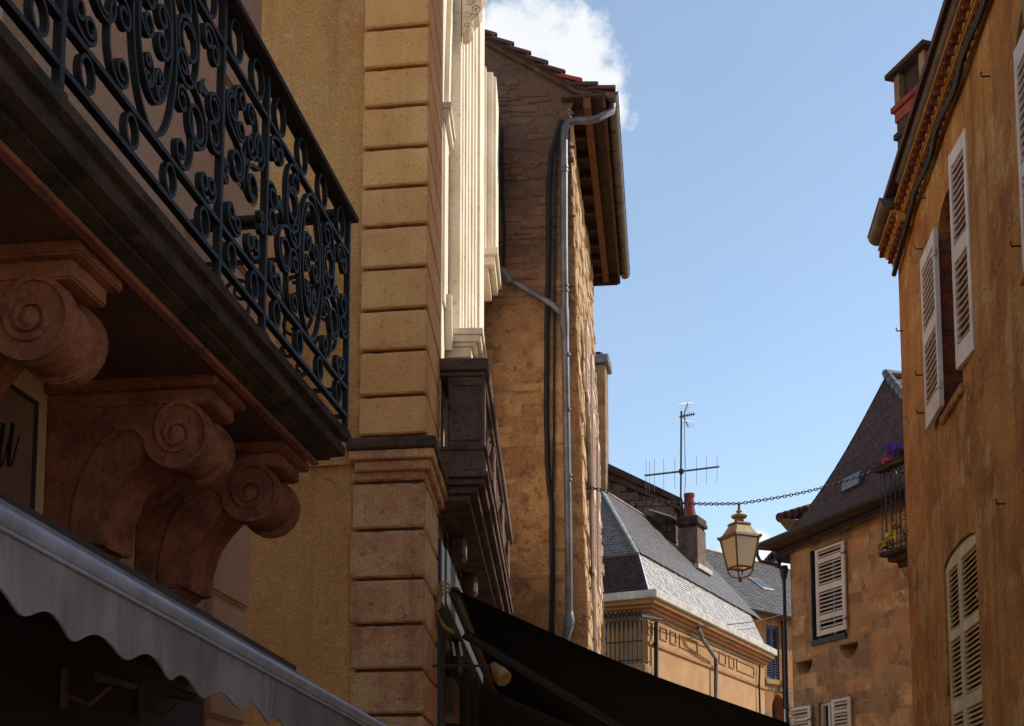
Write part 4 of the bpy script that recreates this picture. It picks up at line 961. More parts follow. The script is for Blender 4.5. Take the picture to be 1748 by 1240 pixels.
# black cables down the gable
def wob(pix, e): 
    out = []
    for i in range(len(pix) - 1):
        (u0, v0), (u1, v1) = pix[i], pix[i + 1]; n_ = max(1, int(abs(v1 - v0) / 25))
        for j in range(n_): out.append(gp_(u0 + (u1 - u0) * j / n_ + random.uniform(-.6, .6), v0 + (v1 - v0) * j / n_, e))
    return out + [gp_(*pix[-1], e)]
MB().tube(wob([(958, 206), (950, 232), (941, 262), (937, 310), (936, 420), (934, 560), (933, 700), (934, 790), (938, 830), (942, 860), (943, 980), (942, 1085)], .06), .036, 8).build('cable_bundle', CABLE, hg, smooth=True)
MB().tube(wob([(955, 215), (951, 260), (947, 330), (946, 560), (945, 800), (943, 850)], .04), .016, 6).build('cable', CABLE, hg, smooth=True)
MB().tube(wob([(856, 220), (858, 330), (861, 400), (860, 455)], .03), .022, 6).build('cable', CABLE, hg, smooth=True)
# shutters on the street side, seen nearly edge on
for (v0, v1, a0_) in ((556, 690, .45), (700, 985, .62)):
    z1 = at(993, v0, 17.3).z; z0 = at(1000, v1, 17.6).z
    for k, off in enumerate((0, 1.25)):
        shutter(hg, leaf_matrix(gs(a0_ + off + .55, .075, z0), -GS.a), .5, z1 - z0, [(.1, (z1 - z0) * .46), ((z1 - z0) * .54, (z1 - z0) - .1)], PAINT, pitch=.07, mh=PAINT)
    w0 = MB(); w0.prism(lambda a, z, e: gs(a, e, z), rect(a0_ + .57, a0_ + 1.2, z0, z1), -.0019, .004); w0.build('window_pane', GLASS, hg)
MB().tube([gs(.9, .06, at(1010, 690, 18).z), gs(.9, .06, 4.0)], .03, 8).build('street_pipe', ZINC_L, hg, smooth=True)
# ================================================================ tower house
TW = W(at(1450, 1000, 21.5), -21, -1)                        # s runs away to the left
ht = thing('tower_house', 'tan stone house with very steep dark hipped roof behind the lantern', 'house', TW.pt(-1, -2, 0))
FARS = TW.S(1351, 1050); NEARS = -3.6
zev = TW.Z(1420, 905)
w1 = rect(TW.S(1441, 1000), TW.S(1387, 1000), TW.Z(1415, 1088), TW.Z(1415, 930))
w2 = rect(TW.S(1424, 1220), TW.S(1397, 1220), 2.6, TW.Z(1410, 1198))
def scoop(uL, uR, vt, vb):
    sR, sL = TW.S(uR, vt), TW.S(uL, vt); zt_, zb_ = TW.Z((uL + uR) / 2, vt + 1), TW.Z((uL + uR) / 2, vb); c = (sR + sL) / 2; hw = abs(sL - sR) / 2
    return [(c + hw * math.cos(w), zt_ - (zt_ - zb_) * math.sin(w)) for w in [math.pi * i / 12 for i in range(13)]]
sc1, sc2 = scoop(1433, 1465, 1097, 1123), scoop(1358, 1387, 1127, 1153)
MB().holed(TW, rect(NEARS, FARS, 0, zev + .1), [w1, w2, sc1, sc2], -.35, 0).build('wall', MORTAR, ht)
MB().prism(lambda s, z, e: TW.pt(s, e, z), rect(NEARS, FARS - .004, 0, zev + .05), -4, -.351).build('inner_wall', MORTAR, ht)
for sc_ in (sc1, sc2):                                       # curved floor of the two half-round vents
    m_ = MB(); c = sum(p[0] for p in sc_) / len(sc_); zt_ = sc_[0][1]
    n_ = len(sc_); fr_ = [TW.pt(a, -.002, b) for a, b in sc_]; bk = [TW.pt(c + (a - c) * .8, -.3, zt_ + (b - zt_) * .6) for a, b in sc_]
    m_.add(fr_ + bk, [(i, i + 1, i + 1 + n_, i + n_) for i in range(n_ - 1)]); m_.add(bk, [tuple(range(n_))]); m_.build('vent_scoop', MORTAR, ht, smooth=True)
inw = lambda s, z: not any(min(p[0] for p in o) - .03 < s < max(p[0] for p in o) + .03 and min(p[1] for p in o) - .03 < z < max(p[1] for p in o) + .03 for o in (w1, w2, sc1, sc2))
class Offs:
    def pt(s, a, e, z): return TW.pt(a, e, z)
def ashlar_ok(s, z): return inw(s - .14, z) and inw(s + .14, z) and inw(s, z + .08) and inw(s, z - .08) and inw(s - .27, z) and inw(s + .27, z)
stones(TW, ashlar_ok, TW.S(1600, 1000), FARS - .02, 3.2, zev - .02, (.16, .30), (.3, .7), (.001, .006), ht, ASHLAR, 300, gap=.004, drop=.25, jag=.008, cham=.012)
# windows and shutters
def frame(o, m, dep=-.2):
    a, b, z0, z1 = o[0][0], o[1][0], o[0][1], o[2][1]; g = MB()
    g.box(TW, a, a + .05, dep, dep + .06, z0, z1); g.box(TW, b - .05, b, dep, dep + .06, z0, z1); g.box(TW, a + .051, b - .051, dep, dep + .06, z1 - .06, z1); g.box(TW, a + .051, b - .051, dep, dep + .06, z0, z0 + .06)
    g.box(TW, (a + b) / 2 - .03, (a + b) / 2 + .03, dep + .002, dep + .055, z0 + .061, z1 - .061)
    f = g.build('window', m, ht); MB().box(TW, a + .01, b - .01, dep - .02, dep - .005, z0, z1).build('pane', GLASS, f)
frame(w1, GREENFR); frame(w2, PAINT_G, -.12)
fr_ = MB(); a, b, z0, z1 = w1[0][0], w1[1][0], w1[0][1], w1[2][1]
fr_.box(TW, b - .001, b + .03, -.1, .02, z0 - .08, z1); fr_.box(TW, a - .05, b + .03, -.1, .05, z0 - .09, z0 - .002); fr_.build('window_surround', GREENFR, ht)
sH = TW.S(1444, 1000, .05); sF = TW.S(1394, 1000, .05); zt_, zb_ = TW.Z(1418, 931, .05), TW.Z(1420, 1081, .05); hh = zt_ - zb_
shutter(ht, leaf_matrix(TW.pt(sH, .055, zb_), TW.a), sF - sH, hh, [(hh * .06, hh * .17), (hh * .23, hh * .50), (hh * .57, hh * .83), (hh * .885, hh * .97)], PAINT_G, pitch=.06, stile=.09, mh=CAST)
z1 = TW.Z(1437, 1192, .05); hh = z1 - 2.4
shutter(ht, leaf_matrix(TW.pt(TW.S(1421, 1215, .05), .055, 2.4), -TW.a), abs(TW.S(1453, 1215, .05) - TW.S(1421, 1215, .05)), hh, [(.1, hh * .4), (hh * .47, hh * .86), (hh * .89, hh * .97)], PAINT_G, pitch=.06, stile=.08, mh=CAST, slat_tilt=-38)
z1 = TW.Z(1360, 1208, .05); hh = z1 - 2.3
shutter(ht, leaf_matrix(TW.pt(TW.S(1385, 1225, .05), .055, 2.3), TW.a), abs(TW.S(1385, 1225, .05) - TW.S(1340, 1225, .05)), hh, [(.1, hh * .4), (hh * .47, hh * .86), (hh * .89, hh * .97)], PAINT_G, pitch=.06, stile=.08, mh=CAST)
# roof: steep hip with flared foot
El = at(1303, 957, 23.8); T = at(1512, 641, 23.4); Er = TW.pt(NEARS - .5, .42, El.z + .02)
def edge(A, b, k=.30):
    p = A.lerp(T, b); p.z -= k * math.sin(math.pi * b); return p
NB = 12; under = MB()
for i in range(NB + 1):
    b = i / NB; l, r = edge(El, b), edge(Er, b)
    for j in range(9): under.v.append(l.lerp(r, j / 8) - TW.o * .03)
for i in range(NB):
    for j in range(8): q = i * 9 + j; under.f.append([q, q + 1, q + 10, q + 9])
troof = under.build('roof', SLATE_D, ht)
for i in range(NB):
    b0, b1 = i / NB, (i + 1) / NB
    slates(edge(Er, b0), edge(El, b0), edge(El, b1 * .999), edge(Er, b1 * .999), 4, max(3, int(34 * (1 - b0))), troof, SLATE_D, 0, t=.02, tilt=.045, name='roof_tile')
# roof plane on the other side of the hip
ER2 = Er + Vector((3.4, .9, 0)); T2 = T + Vector((3.2, .7, -.05))
for i in range(8):
    b0, b1 = i / 8, (i + 1) / 8
    e2 = lambda b: ER2.lerp(T2, b) - Vector((0, 0, .30 * math.sin(math.pi * b)))
    slates(e2(b0), edge(Er, b0), edge(Er, b1 * .999), e2(b1), 6, 16, troof, SLATE, 0, t=.02, tilt=.05, name='side_tile')
sm = MB(); sm.add([edge(Er, 0), ER2, T2, T], [(0, 1, 2, 3)]); 
for p in sm.v: p.z -= .33
sm.build('side_roof', SLATE_D, ht)
# back slopes close the roof
bk = MB(); BL = El + Vector((4.2, 2.2, 0))
for i in range(NB + 1):
    b = i / NB; p = BL.lerp(T2, b); p.z -= .30 * math.sin(math.pi * b); bk.v += [edge(El, b), p]
for i in range(NB): bk.f.append([2 * i, 2 * i + 1, 2 * i + 3, 2 * i + 2])
bk.build('back_roof', SLATE_D, ht)
for i in range(22):                                          # hip tiles
    b0 = i / 22; p, q = edge(Er, b0), edge(Er, (i + 1.15) / 22 if i < 21 else 1)
    MB().tube([p + Vector((-.01, -.03, .02)), q + Vector((-.01, -.03, .035))], [.095, .075], 8).build('hip_tile', SLATE, troof, smooth=True)
for i in range(10):
    p, q = T.lerp(T2, i / 10), T.lerp(T2, (i + 1.1) / 10)
    MB().tube([p + Vector((0, 0, .03)), q + Vector((0, 0, .03))], [.09, .075], 8).build('ridge_tile', SLATE, troof, smooth=True)
sk = MB(); c = at(1440, 845, 22.2); d1 = (edge(Er, .2) - edge(El, .2)).normalized(); d2 = (T - El.lerp(Er, .5)).normalized(); nrm = d1.cross(d2).normalized()
if nrm.y > 0: nrm = -nrm
SKP = El.lerp(Er, .48); SKP = edge(El, .34).lerp(edge(Er, .34), .36)
sk.hexa([SKP + d1 * a + d2 * b + nrm * e for e in (-.05, .07) for a, b in ((-.28, -.02), (.28, -.02), (.28, .38), (-.28, .38))]); sk.build('skylight', ZINC, troof, bevel=.01)
# eave board, gutter, cast iron downpipe with swan neck
MB().hexa([TW.pt(NEARS - .4, e, z) if k else TW.pt(FARS + .45, e, z) for z in (zev + .0, zev + .04) for k, e in ((0, -.05), (1, -.05), (1, .40), (0, .40))]).build('eave_board', WOOD_D, ht)
half_gutter(TW.pt(FARS + .55, .46, zev + .06), TW.pt(NEARS - .4, .46, zev + .06), .072, ht, CAST)
tp = [TW.pt(FARS + .38, .46, zev - .02), TW.pt(FARS + .38, .46, zev - .12), TW.pt(FARS + .34, .42, zev - .24), TW.pt(FARS + .22, .3, zev - .30), TW.pt(FARS + .12, .2, zev - .34), TW.pt(FARS + .06, .12, zev - .46), TW.pt(FARS + .06, .10, zev - .7), TW.pt(FARS + .06, .10, 0)]
MB().tube(tp, .032, 10).build('downpipe', CAST, ht, smooth=True)
MB().tube([TW.pt(FARS + .06, .10, zev - .36), TW.pt(FARS + .06, .10, zev - .44), TW.pt(FARS + .06, .10, zev - .62)], [.07, .085, .045], 10).build('rainwater_head', CAST, ht, smooth=True)
orn = scroll((.32, -.18), (.12, -.30), 'S', .9); MB().ribbon([(FARS + a + .02, zev + b) for a, b in orn], .035, .16, .22, lambda s, z, d: TW.pt(s, d, z)).build('eave_bracket', CAST, ht, smooth=True)
# little tiled eave poking out behind
hd = thing('dormer_eave', 'small pointed tiled eave poking out behind the steep roof', 'roof', at(1360, 900, 27))
p_ = [at(1325, 886, 27), at(1385, 872, 27), at(1385, 905, 27.2), at(1342, 905, 27.2)]
dn_ = MB(); dn_.hexa([at(1343, 906, 27.1), at(1392, 906, 27.1), at(1392, 906, 28), at(1343, 906, 28), at(1325, 885, 26.8), at(1392, 889, 26.8), at(1392, 889, 28.4), at(1325, 885, 28.4)]); dn_.build('eave', GUTTER, hd)
for i in range(5):
    u = 1338 + i * 11; MB().tube([at(u - 7, 884 - i * 3.2, 26.9), at(u + 7, 879 - i * 3.4, 27.1)], [.11, .085], 8).build('canal_tile', TILE, hd, smooth=True)
dk = MB(); dk.hexa([at(1330, 886, 26.95), at(1400, 888, 26.95), at(1400, 888, 28.2), at(1330, 886, 28.2), at(1330, 884, 26.95), at(1400, 862, 26.95), at(1400, 862, 28.2), at(1330, 884, 28.2)]); dk.build('roof_deck', TILE, hd)

# ---------------------------------------------------------------- flower balcony on the tower house
fb_ = thing('flower_balcony', 'small iron balcony hung with flowers beside the right house corner', 'balcony', TW.pt(TW.S(1520, 930), .3, 5))
FE = .62; fs0 = TW.S(1507, 930, FE); fs1 = fs0 - 1.5; zf = TW.Z(1525, 938, FE); zr_ = TW.Z(1525, 793, FE)
for i, (e, h, ins) in enumerate([(FE + .05, .07, 0), (FE - .06, .08, .06), (FE - .2, .09, .12)]):
    z1 = zf - sum((.07, .08, .09)[:i]); MB().box(TW, fs1, fs0 + .05 - ins, -.01, e, z1 - h, z1 - .001).build('slab_course', SLAB, fb_, bevel=.015)
for s in (fs0 - .18, fs1 + .3):
    MB().prism(lambda e, z, a: TW.pt(a, e, z), [(0, zf - .24), (.38, zf - .241), (.34, zf - .34), (.16, zf - .42), (.13, zf - .6), (.02, zf - .66), (0, zf - .66)], s - .08, s + .08).build('bracket', CHIM_T, fb_, bevel=.012)
def bars(nm, A, B, z0, z1, n, m=CAST, r=.008):
    for i in range(n):
        p = A.lerp(B, i / (n - 1)); MB().tube([Vector((p.x, p.y, z0)), Vector((p.x, p.y, z1))], r, 6).build(nm, m, fb_)
cF, cN, cW = TW.pt(fs0, FE, 0), TW.pt(fs1, FE, 0), TW.pt(fs0, .02, 0)
bars('bar', cF, cN, zf, zr_, 14); bars('side_bar', cF.lerp(cW, .12), cW, zf, zr_, 5)
for z in (zf + .08, zr_): 
    MB().tube([cW + Vector((0, 0, z)), cF + Vector((0, 0, z)), cN + Vector((0, 0, z))], .014, 6).build('rail', CAST, fb_)
for i in range(4):
    sc_ = scroll((fs0 - .12 - i * .3, zr_ - .12), (fs0 - .28 - i * .3, zr_ - .35), 'S', 1.0); MB().ribbon(sc_, .01, FE - .008, FE + .008, lambda s, z, d: TW.pt(s, d, z)).build('scroll', CAST, fb_)
def pansies(nm, lab, P, m, n, spread, cat='flowers', trail=0):
    t = thing(nm, lab, cat, P, None); rnd = random.Random(hash(nm + lab) % 999 if False else len(lab) * 7 + n)
    lf = MB(); hd_ = []
    for i in range(n * 5):
        c = P + Vector((rnd.uniform(-spread, spread), rnd.uniform(-spread, spread), rnd.uniform(-.06, .10))); a = rnd.uniform(0, 6.28); l = rnd.uniform(.03, .06)
        d = Vector((math.cos(a), math.sin(a), rnd.uniform(-.4, .5))).normalized(); s_ = d.cross(Vector((0, 0, 1))).normalized() * l * .35
        lf.add([c, c + d * l * .5 + s_, c + d * l, c + d * l * .5 - s_ + Vector((0, 0, .008))], [(0, 1, 2, 3)])
    lf.build('leaves', LEAF, t)
    for i in range(n):
        c = P + Vector((rnd.uniform(-spread, spread), rnd.uniform(-spread, spread), rnd.uniform(.04, .17) - trail * rnd.random())); st = MB(); st.tube([P + Vector((0, 0, -.04)), (P + c) / 2 + Vector((0, 0, .02)), c], .003, 5); st.build('stem', LEAF, t)
        face = (EYE - c + Vector((rnd.uniform(-6, 6), rnd.uniform(-4, 4), rnd.uniform(-2, 6)))).normalized(); x = face.orthogonal().normalized(); y = face.cross(x); f = MB()
        for k in range(5):
            w = 2 * math.pi * k / 5 + rnd.random() * .3; r = rnd.uniform(.022, .036); dd = (x * math.cos(w) + y * math.sin(w)); e = (x * -math.sin(w) + y * math.cos(w))
            f.add([c, c + dd * r * .6 + e * r * .55 + face * .006, c + dd * r * 1.15 + e * r * .3 + face * .008, c + dd * r * 1.15 - e * r * .3 + face * .01, c + dd * r * .6 - e * r * .55 + face * .004], [(0, 1, 2, 3, 4)])
        f.build('flower_head', m, t)
def onrail(u, v, e=FE): s_, z_ = TW.hit(u, v, e); return TW.pt(s_, e, z_)
pansies('pansy_plant', 'purple pansies on the balcony rail nearest the ochre wall', onrail(1538, 777), PURPLE, 26, .12)
pansies('pansy_plant', 'deep purple pansies hanging over the middle of the balcony rail', onrail(1524, 774), PURPLE, 16, .09)
pansies('pansy_plant', 'pink pansies at the outer end of the balcony rail', onrail(1513, 797), PINK, 20, .09)
pansies('marigold_plant', 'yellow flowers at the foot of the balcony bars', onrail(1519, 927), YELLOW, 9, .06)
pansies('marigold_plant', 'yellow flowers poking out past the balcony slab edge', onrail(1504, 938, FE + .05), YELLOW, 5, .03)
pansies('marigold_plant', 'yellow flowers low behind the balcony bars near the wall', onrail(1530, 905, .4), YELLOW, 5, .05)
bx = thing('planter_box', 'dark planter box along the top of the flower balcony rail', 'planter', onrail(1525, 800))
MB().box(TW, fs1, fs0 + .04, FE - .06, FE + .10, zr_ - .05, zr_ + .02).build('trough', SLAB, bx, bevel=.01); MB().box(TW, fs1, fs0 + .05, FE - .07, FE + .11, zr_ + .021, zr_ + .032).build('rim', SLAB, bx)
pt_ = thing('flower_pot', 'leafy pot standing behind the balcony bars', 'plant', TW.pt(fs0 - .3, .3, zf))
MB().lathe(TW.pt(fs0 - .3, .3, zf), [(.09, 0), (.13, .2), (.14, .22), (.12, .22)], 12).build('pot', BRICK_R, pt_, smooth=True)
lm = MB(); rnd = random.Random(4)
for i in range(160):
    c = TW.pt(fs0 - .3, .3, zf + .25) + Vector((rnd.gauss(0, .1), rnd.gauss(0, .1), abs(rnd.gauss(.12, .14)))); a = rnd.uniform(0, 6.28); d = Vector((math.cos(a), math.sin(a), rnd.uniform(-.5, .6))) * .06; s_ = d.cross(Vector((0, 0, 1))) * .35
    lm.add([c, c + d * .5 + s_, c + d, c + d * .5 - s_], [(0, 1, 2, 3)])
lm.build('leaves', LEAF, pt_)

# ================================================================ mansard house down the street
KM = at(1105, 1018, 30); MF = W(KM, 27, 1); ML = W(KM, -63, -1)
hm = thing('mansard_house', 'apricot house with slate mansard roof and pale gutter down the street', 'house', MF.pt(4, -2, 0))
MLEN = MF.S(1304, 1110); zg0, zg1 = MF.Z(1105, 1026), MF.Z(1105, 1012)
MB().box(MF, 0, MLEN, -5.6, 0, 0, zg0 - .28).build('wall', ORANGE, hm)
for i, (e, h) in enumerate([(.10, .09), (.18, .08), (.28, .11)]):
    z0 = zg0 - .28 + sum((.09, .08, .11)[:i]); MB().box(MF, -e, MLEN + e * .5, -5.7, e, z0 + .001, z0 + h).build('cornice', ORANGE_T, hm, bevel=.012)
MB().box(MF, -.36, MLEN + .2, -5.7, .36, zg0 + .001, zg1).build('gutter', ZINC_L, hm, bevel=.02)
zbk = MF.Z(1092, 945, -.32); I1 = .05; I2 = -.36
b0, b1 = MF.pt(-.05, I1, zg1 + .01), MF.pt(MLEN + .1, I1, zg1 + .01); t0, t1 = MF.pt(.36, I2, zbk), MF.pt(MLEN - .25, I2, zbk)
core = MB(); core.hexa([MF.pt(s, e, z) for s, e, z in ((.0, .0, zg1 - .02), (MLEN, .0, zg1 - .02), (MLEN, -5.5, zg1 - .02), (0, -5.5, zg1 - .02), (.42, I2 - .04, zbk - .01), (MLEN - .3, I2 - .04, zbk - .01), (MLEN - .3, -5.1, zbk - .01), (.42, -5.1, zbk - .01))])
mroof = core.build('mansard_roof', SLATE_D, hm)
slates(b0, b1, t1, t0, 14, 44, mroof, SLATE_SHEEN, 300, t=.012, tilt=.018, order=lambda c: c[0])
bl0 = MF.pt(-.05, -5.6, zg1 + .01); tl0 = MF.pt(.36, -5.2, zbk)
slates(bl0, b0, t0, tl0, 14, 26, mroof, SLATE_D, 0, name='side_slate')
MB().tube([b0, t0], .03, 6).build('hip_lead', ZINC, mroof); MB().tube([t0, t1], .045, 6).build('break_lead', GUTTER, mroof); MB().tube([t0, tl0], .045, 6).build('break_lead', GUTTER, mroof)
# right end of the mansard
slates(b1, MF.pt(MLEN + .1, -4, zg1 + .01), MF.pt(MLEN - .25, -4, zbk), t1, 14, 20, mroof, SLATE, 0, name='end_slate')
# upper slopes
sA, zA_ = MF.hit(1028, 838, -2.7); AP = MF.pt(sA, -2.7, zA_); RG = MF.pt(MLEN + 1.5, -2.7, zA_)
slates(t0 + MF.o * .06, t1 + MF.o * .06 + MF.a * 1.2, RG, AP, 26, 46, mroof, SLATE, 0, name='upper_slate', tilt=.012)
slates(tl0, t0, AP, AP + Vector((0, .01, 0)), 26, 26, mroof, SLATE, 0, name='hip_slate', tilt=.012)
up = MB(); up.add([t0, t1 + MF.a * 1.2, RG, AP, tl0, MF.pt(MLEN + 1.5, -5.2, zbk)], [(0, 1, 2, 3), (4, 0, 3), (5, 4, 3, 2)]); 
for p in up.v: p.z -= .03
up.build('upper_roof', SLATE_D, hm)
MB().tube([t0, AP], .05, 6).build('hip_ridge', ZINC_L, mroof); MB().tube([AP, RG], .07, 8).build('ridge', GUTTER, mroof)
# wall panels outlined by a bead, string line, lunettes
def bead(s0, s1, z0, z1, w=.035):
    g = MB(); g.box(MF, s0, s1, .001, .028, z0, z0 + w); g.box(MF, s0, s1, .001, .028, z1 - w, z1); g.box(MF, s0, s0 + w, .001, .028, z0 + w, z1 - w); g.box(MF, s1 - w, s1, .001, .028, z0 + w, z1 - w); g.build('panel_bead', ORANGE_T, hm)
zp1, zp0 = MF.Z(1150, 1079), MF.Z(1150, 1101)
for uL, uR in ((1105, 1113), (1126, 1138), (1143, 1153.5), (1159, 1190), (1226, 1238), (1243, 1252), (1256, 1286)): bead(MF.S(uL, 1090), MF.S(uR, 1110), zp0, zp1)
MB().box(MF, .0, MLEN, .001, .05, zp0 - .24, zp0 - .16).build('string_line', ORANGE_T, hm, bevel=.008)
for u, v in ((1146, 1172), (1243, 1205)):
    s_, z_ = MF.hit(u, v); g = MB(); g.prism(lambda a, z, e: MF.pt(a, e, z), arch(s_ - .5, s_ + .5, z_ - .8, z_ - .3, .4), .001, .05); g.build('window_hood', ORANGE_T, hm)
    g = MB(); g.prism(lambda a, z, e: MF.pt(a, e, z), arch(s_ - .38, s_ + .38, z_ - .8, z_ - .32, .3), .051, .06); g.build('lunette_pane', GLASS, hm)
# pipes on the wall
def mp(u, v, e): s_, z_ = MF.hit(u, v, e); return MF.pt(s_, e, z_)
MB().tube([mp(1120, 1062, .1), mp(1120, 1200, .1)], .055, 10).build('downpipe', CAST, hm, smooth=True)
MB().tube([mp(1191, 1072, .3), mp(1196, 1082, .3), mp(1198, 1090, .28), mp(1222, 1125, .13), mp(1222, 1240, .12)], .055, 10).build('downpipe', ZINC, hm, smooth=True)
MB().tube([mp(1297, 1135, .08), mp(1296, 1170, .08), mp(1298, 1240, .08)], .03, 8).build('downpipe', CAST, hm, smooth=True)
MB().tube([mp(1105, 1055, .16), mp(1112, 1060, .2), mp(1130, 1058, .2), mp(1145, 1070, .14), mp(1190, 1090, .1), mp(1240, 1112, .08), mp(1292, 1133, .08)], .02, 6).build('cable', CABLE, hm, smooth=True)
MB().tube([mp(1094, 1052, .2), mp(1118, 1056, .3), mp(1128, 1058, .2)], .035, 6).build('cable_box', CAST, hm)
# chimney with pot; left face's shade put into its dark colours
sC, zC_ = MF.hit(1191, 966, -1.25)
zt1 = MF.Z(1191, 880, -1.25)
MB().box(MF, sC, sC + .8, -1.85, -1.25, zC_ - 1.2, zt1 - .35).build('chimney', BALST, mroof, bevel=.015)
MB().box(MF, sC + .03, sC + .77, -1.82, -1.28, zt1 - .3495, zt1 - .26).build('chimney_neck', CHIM, mroof)
MB().box(MF, sC - .05, sC + .85, -1.9, -1.2, zt1 - .2595, zt1 - .14).build('chimney_band', CHIM, mroof, bevel=.012); MB().box(MF, sC - .02, sC + .82, -1.87, -1.23, zt1 - .1395, zt1).build('chimney_crown', CHIM, mroof, bevel=.012)
pc = MF.pt(sC + .35, -1.6, zt1); zpt = MF.Z(1183, 853, -1.7)
MB().lathe(pc, [(.24, 0), (.22, .05), (.16, (zpt - zt1) * .4), (.14, (zpt - zt1) * .85), (.165, (zpt - zt1) * .88), (.165, zpt - zt1), (.12, zpt - zt1)], 14).build('chimney_pot', BRICK_R, mroof, smooth=True)
MB().box(MF, sC - .3, sC + 1.0, -1.24, -1.12, zC_ - .12, zC_ + .02).build('chimney_flashing', ZINC_L, mroof)
# propped-open skylight
def on_up(u, v):
    n_ = (t1 - t0).cross(AP - t0).normalized(); d = ray(u, v); return EYE + d * ((t0 - EYE).dot(n_) / d.dot(n_)), n_
P0, un = on_up(1140, 921); 
if un.z < 0: un = -un
ux = MF.a; uy = (AP - t0 - ux * (AP - t0).dot(ux)).normalized()
MB().hexa([P0 + ux * a + uy * b + un * e for e in (.02, .09) for a, b in ((-.5, -.1), (.45, -.1), (.45, .9), (-.5, .9))]).build('skylight', CAST, mroof)
g = MB(); q = P0 + un * .1 + uy * .88; up2 = (un * .45 + -uy * .9).normalized()
g.hexa([q + ux * a + up2 * b + un * (.02 + e) for e in (.12, .16) for a, b in ((-.5, 0), (.45, 0), (.45, .75), (-.5, .75))]); g.build('skylight_sash', ZINC_L, mroof)
# arched iron railing on the side front
ir = thing('window_railing', 'black iron railing of pointed arches in front of the apricot house', 'railing', ML.pt(1.5, .5, 4))
IE = .45; r0, r1 = ML.S(1096, 1090, IE), ML.S(1012, 1090, IE); zr1_, zr0_ = ML.Z(1060, 1052, IE), ML.Z(1060, 1136, IE)
nb_ = 11; stp = (r1 - r0) / nb_
for i in range(nb_ + 1):
    s = r0 + i * stp; MB().tube([ML.pt(s, IE, zr0_), ML.pt(s, IE, zr1_)], .016, 6).build('bar', CAST, ir)
    if i < nb_:
        h_ = .5; ap = [(s, zr1_ - h_)] + [(s + stp * (1 - math.cos(w)), zr1_ - h_ + h_ * math.sin(w)) for w in [R(x) for x in (20, 40, 60, 75)]]
        m_ = MB(); m_.tube([ML.pt(a, IE, z) for a, z in ap], .012, 6); m_.tube([ML.pt(2 * s + stp - a, IE, z) for a, z in ap], .012, 6); m_.build('pointed_arch', CAST, ir)
for z in (zr1_, zr1_ - .62, zr0_ + .1): MB().tube([ML.pt(r0, IE, z), ML.pt(r1, IE, z)], .018, 6).build('rail', CAST, ir)
tw = [ML.pt(r0 + (r1 - r0) * i / 40, IE + .03 * math.sin(i * 2.1), zr1_ + .06 + .05 * math.sin(i * 1.7)) for i in range(41)]; MB().tube(tw, .022, 6).build('top_twist', CAST, ir)
MB().tube([ML.pt(r0, IE, zr1_), ML.pt(r0, .0, zr1_ + .02)], .018, 6).build('side_rail', CAST, ir); MB().tube([ML.pt(r0, IE, zr0_ + .1), ML.pt(r0, .0, zr0_ + .1)], .018, 6).build('side_rail', CAST, ir)
MB().box(ML, r0 - .1, r1 + .1, .0015, IE + .12, zr0_ - .22, zr0_ - .001).build('balcony_slab', CHIM_T, hm, bevel=.03)

# ================================================================ farther slate-roofed house
BW = W(at(1305, 1110, 41), 48, 1)
hb = thing('far_slate_house', 'stone house with grey slate roof and blue shutters farthest down the street', 'house', BW.pt(2, -2, 0))
ze_ = BW.Z(1310, 1048)
wb = rect(BW.S(1308, 1100), BW.S(1330, 1110), BW.Z(1318, 1160), BW.Z(1318, 1068)); ab = arch(BW.S(1318, 1215), BW.S(1340, 1215), 0, BW.Z(1328, 1212), .5)
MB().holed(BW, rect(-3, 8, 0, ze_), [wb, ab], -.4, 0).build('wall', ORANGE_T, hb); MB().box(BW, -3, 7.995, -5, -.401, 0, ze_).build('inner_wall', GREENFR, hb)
hh = wb[2][1] - wb[0][1]; ww = (wb[1][0] - wb[0][0])
for sgn, s in ((1, wb[0][0]), (-1, wb[1][0])):
    shutter(hb, leaf_matrix(BW.pt(s + sgn * .01, -.06, wb[0][1]), BW.a * sgn), ww / 2 - .015, hh, [(.1, hh * .48), (hh * .52, hh - .1)], PAINT_B, pitch=.08, stile=.06)
MB().box(BW, wb[0][0] - .12, wb[1][0] + .12, .001, .08, wb[0][1] - .16, wb[0][1] - .01).build('sill', ORANGE, hb)
stones(BW, lambda s, z: not (ab[0][0] - .25 < s < ab[1][0] + .25 and z < ab[2][1] + .6), -.6, 3.2, 1.2, wb[0][1] - .3, (.16, .3), (.25, .5), (.01, .05), hb, CHIM_T, 120)
q0, q1 = BW.pt(-2.2, .35, BW.Z(1262, 1031, .35)), BW.pt(8, .35, ze_ + .0); q0.z = q1.z = BW.Z(1310, 1046, .35)
r_s, r_z = BW.hit(1207, 940, -3.6)
k0, k1 = BW.pt(r_s - .2, -3.6, r_z), BW.pt(8, -3.6, r_z)
slates(BW.pt(-6, .35, q0.z), q1, k1, k0, 34, 66, hb, SLATE, 0, tilt=.02, name='roof_slate')
rb = MB(); rb.add([BW.pt(-6, .35, q0.z - .04), q1 - Vector((0, 0, .04)), k1 - Vector((0, 0, .04)), k0 - Vector((0, 0, .04)), BW.pt(8, -7.5, q0.z), BW.pt(r_s - .2, -7.5, q0.z)], [(0, 1, 2, 3), (3, 2, 4, 5)]); rb.build('roof', SLATE_D, hb)
MB().tube([k0, k1], .08, 8).build('ridge', GUTTER, hb); half_gutter(BW.pt(-2.5, .42, q0.z - .02), BW.pt(8, .42, q0.z - .02), .09, hb, CAST)
nq = (q1 - BW.pt(r_s, .35, q0.z)).cross(k0 - BW.pt(r_s, .35, q0.z)).normalized(); nq = nq if nq.z > 0 else -nq
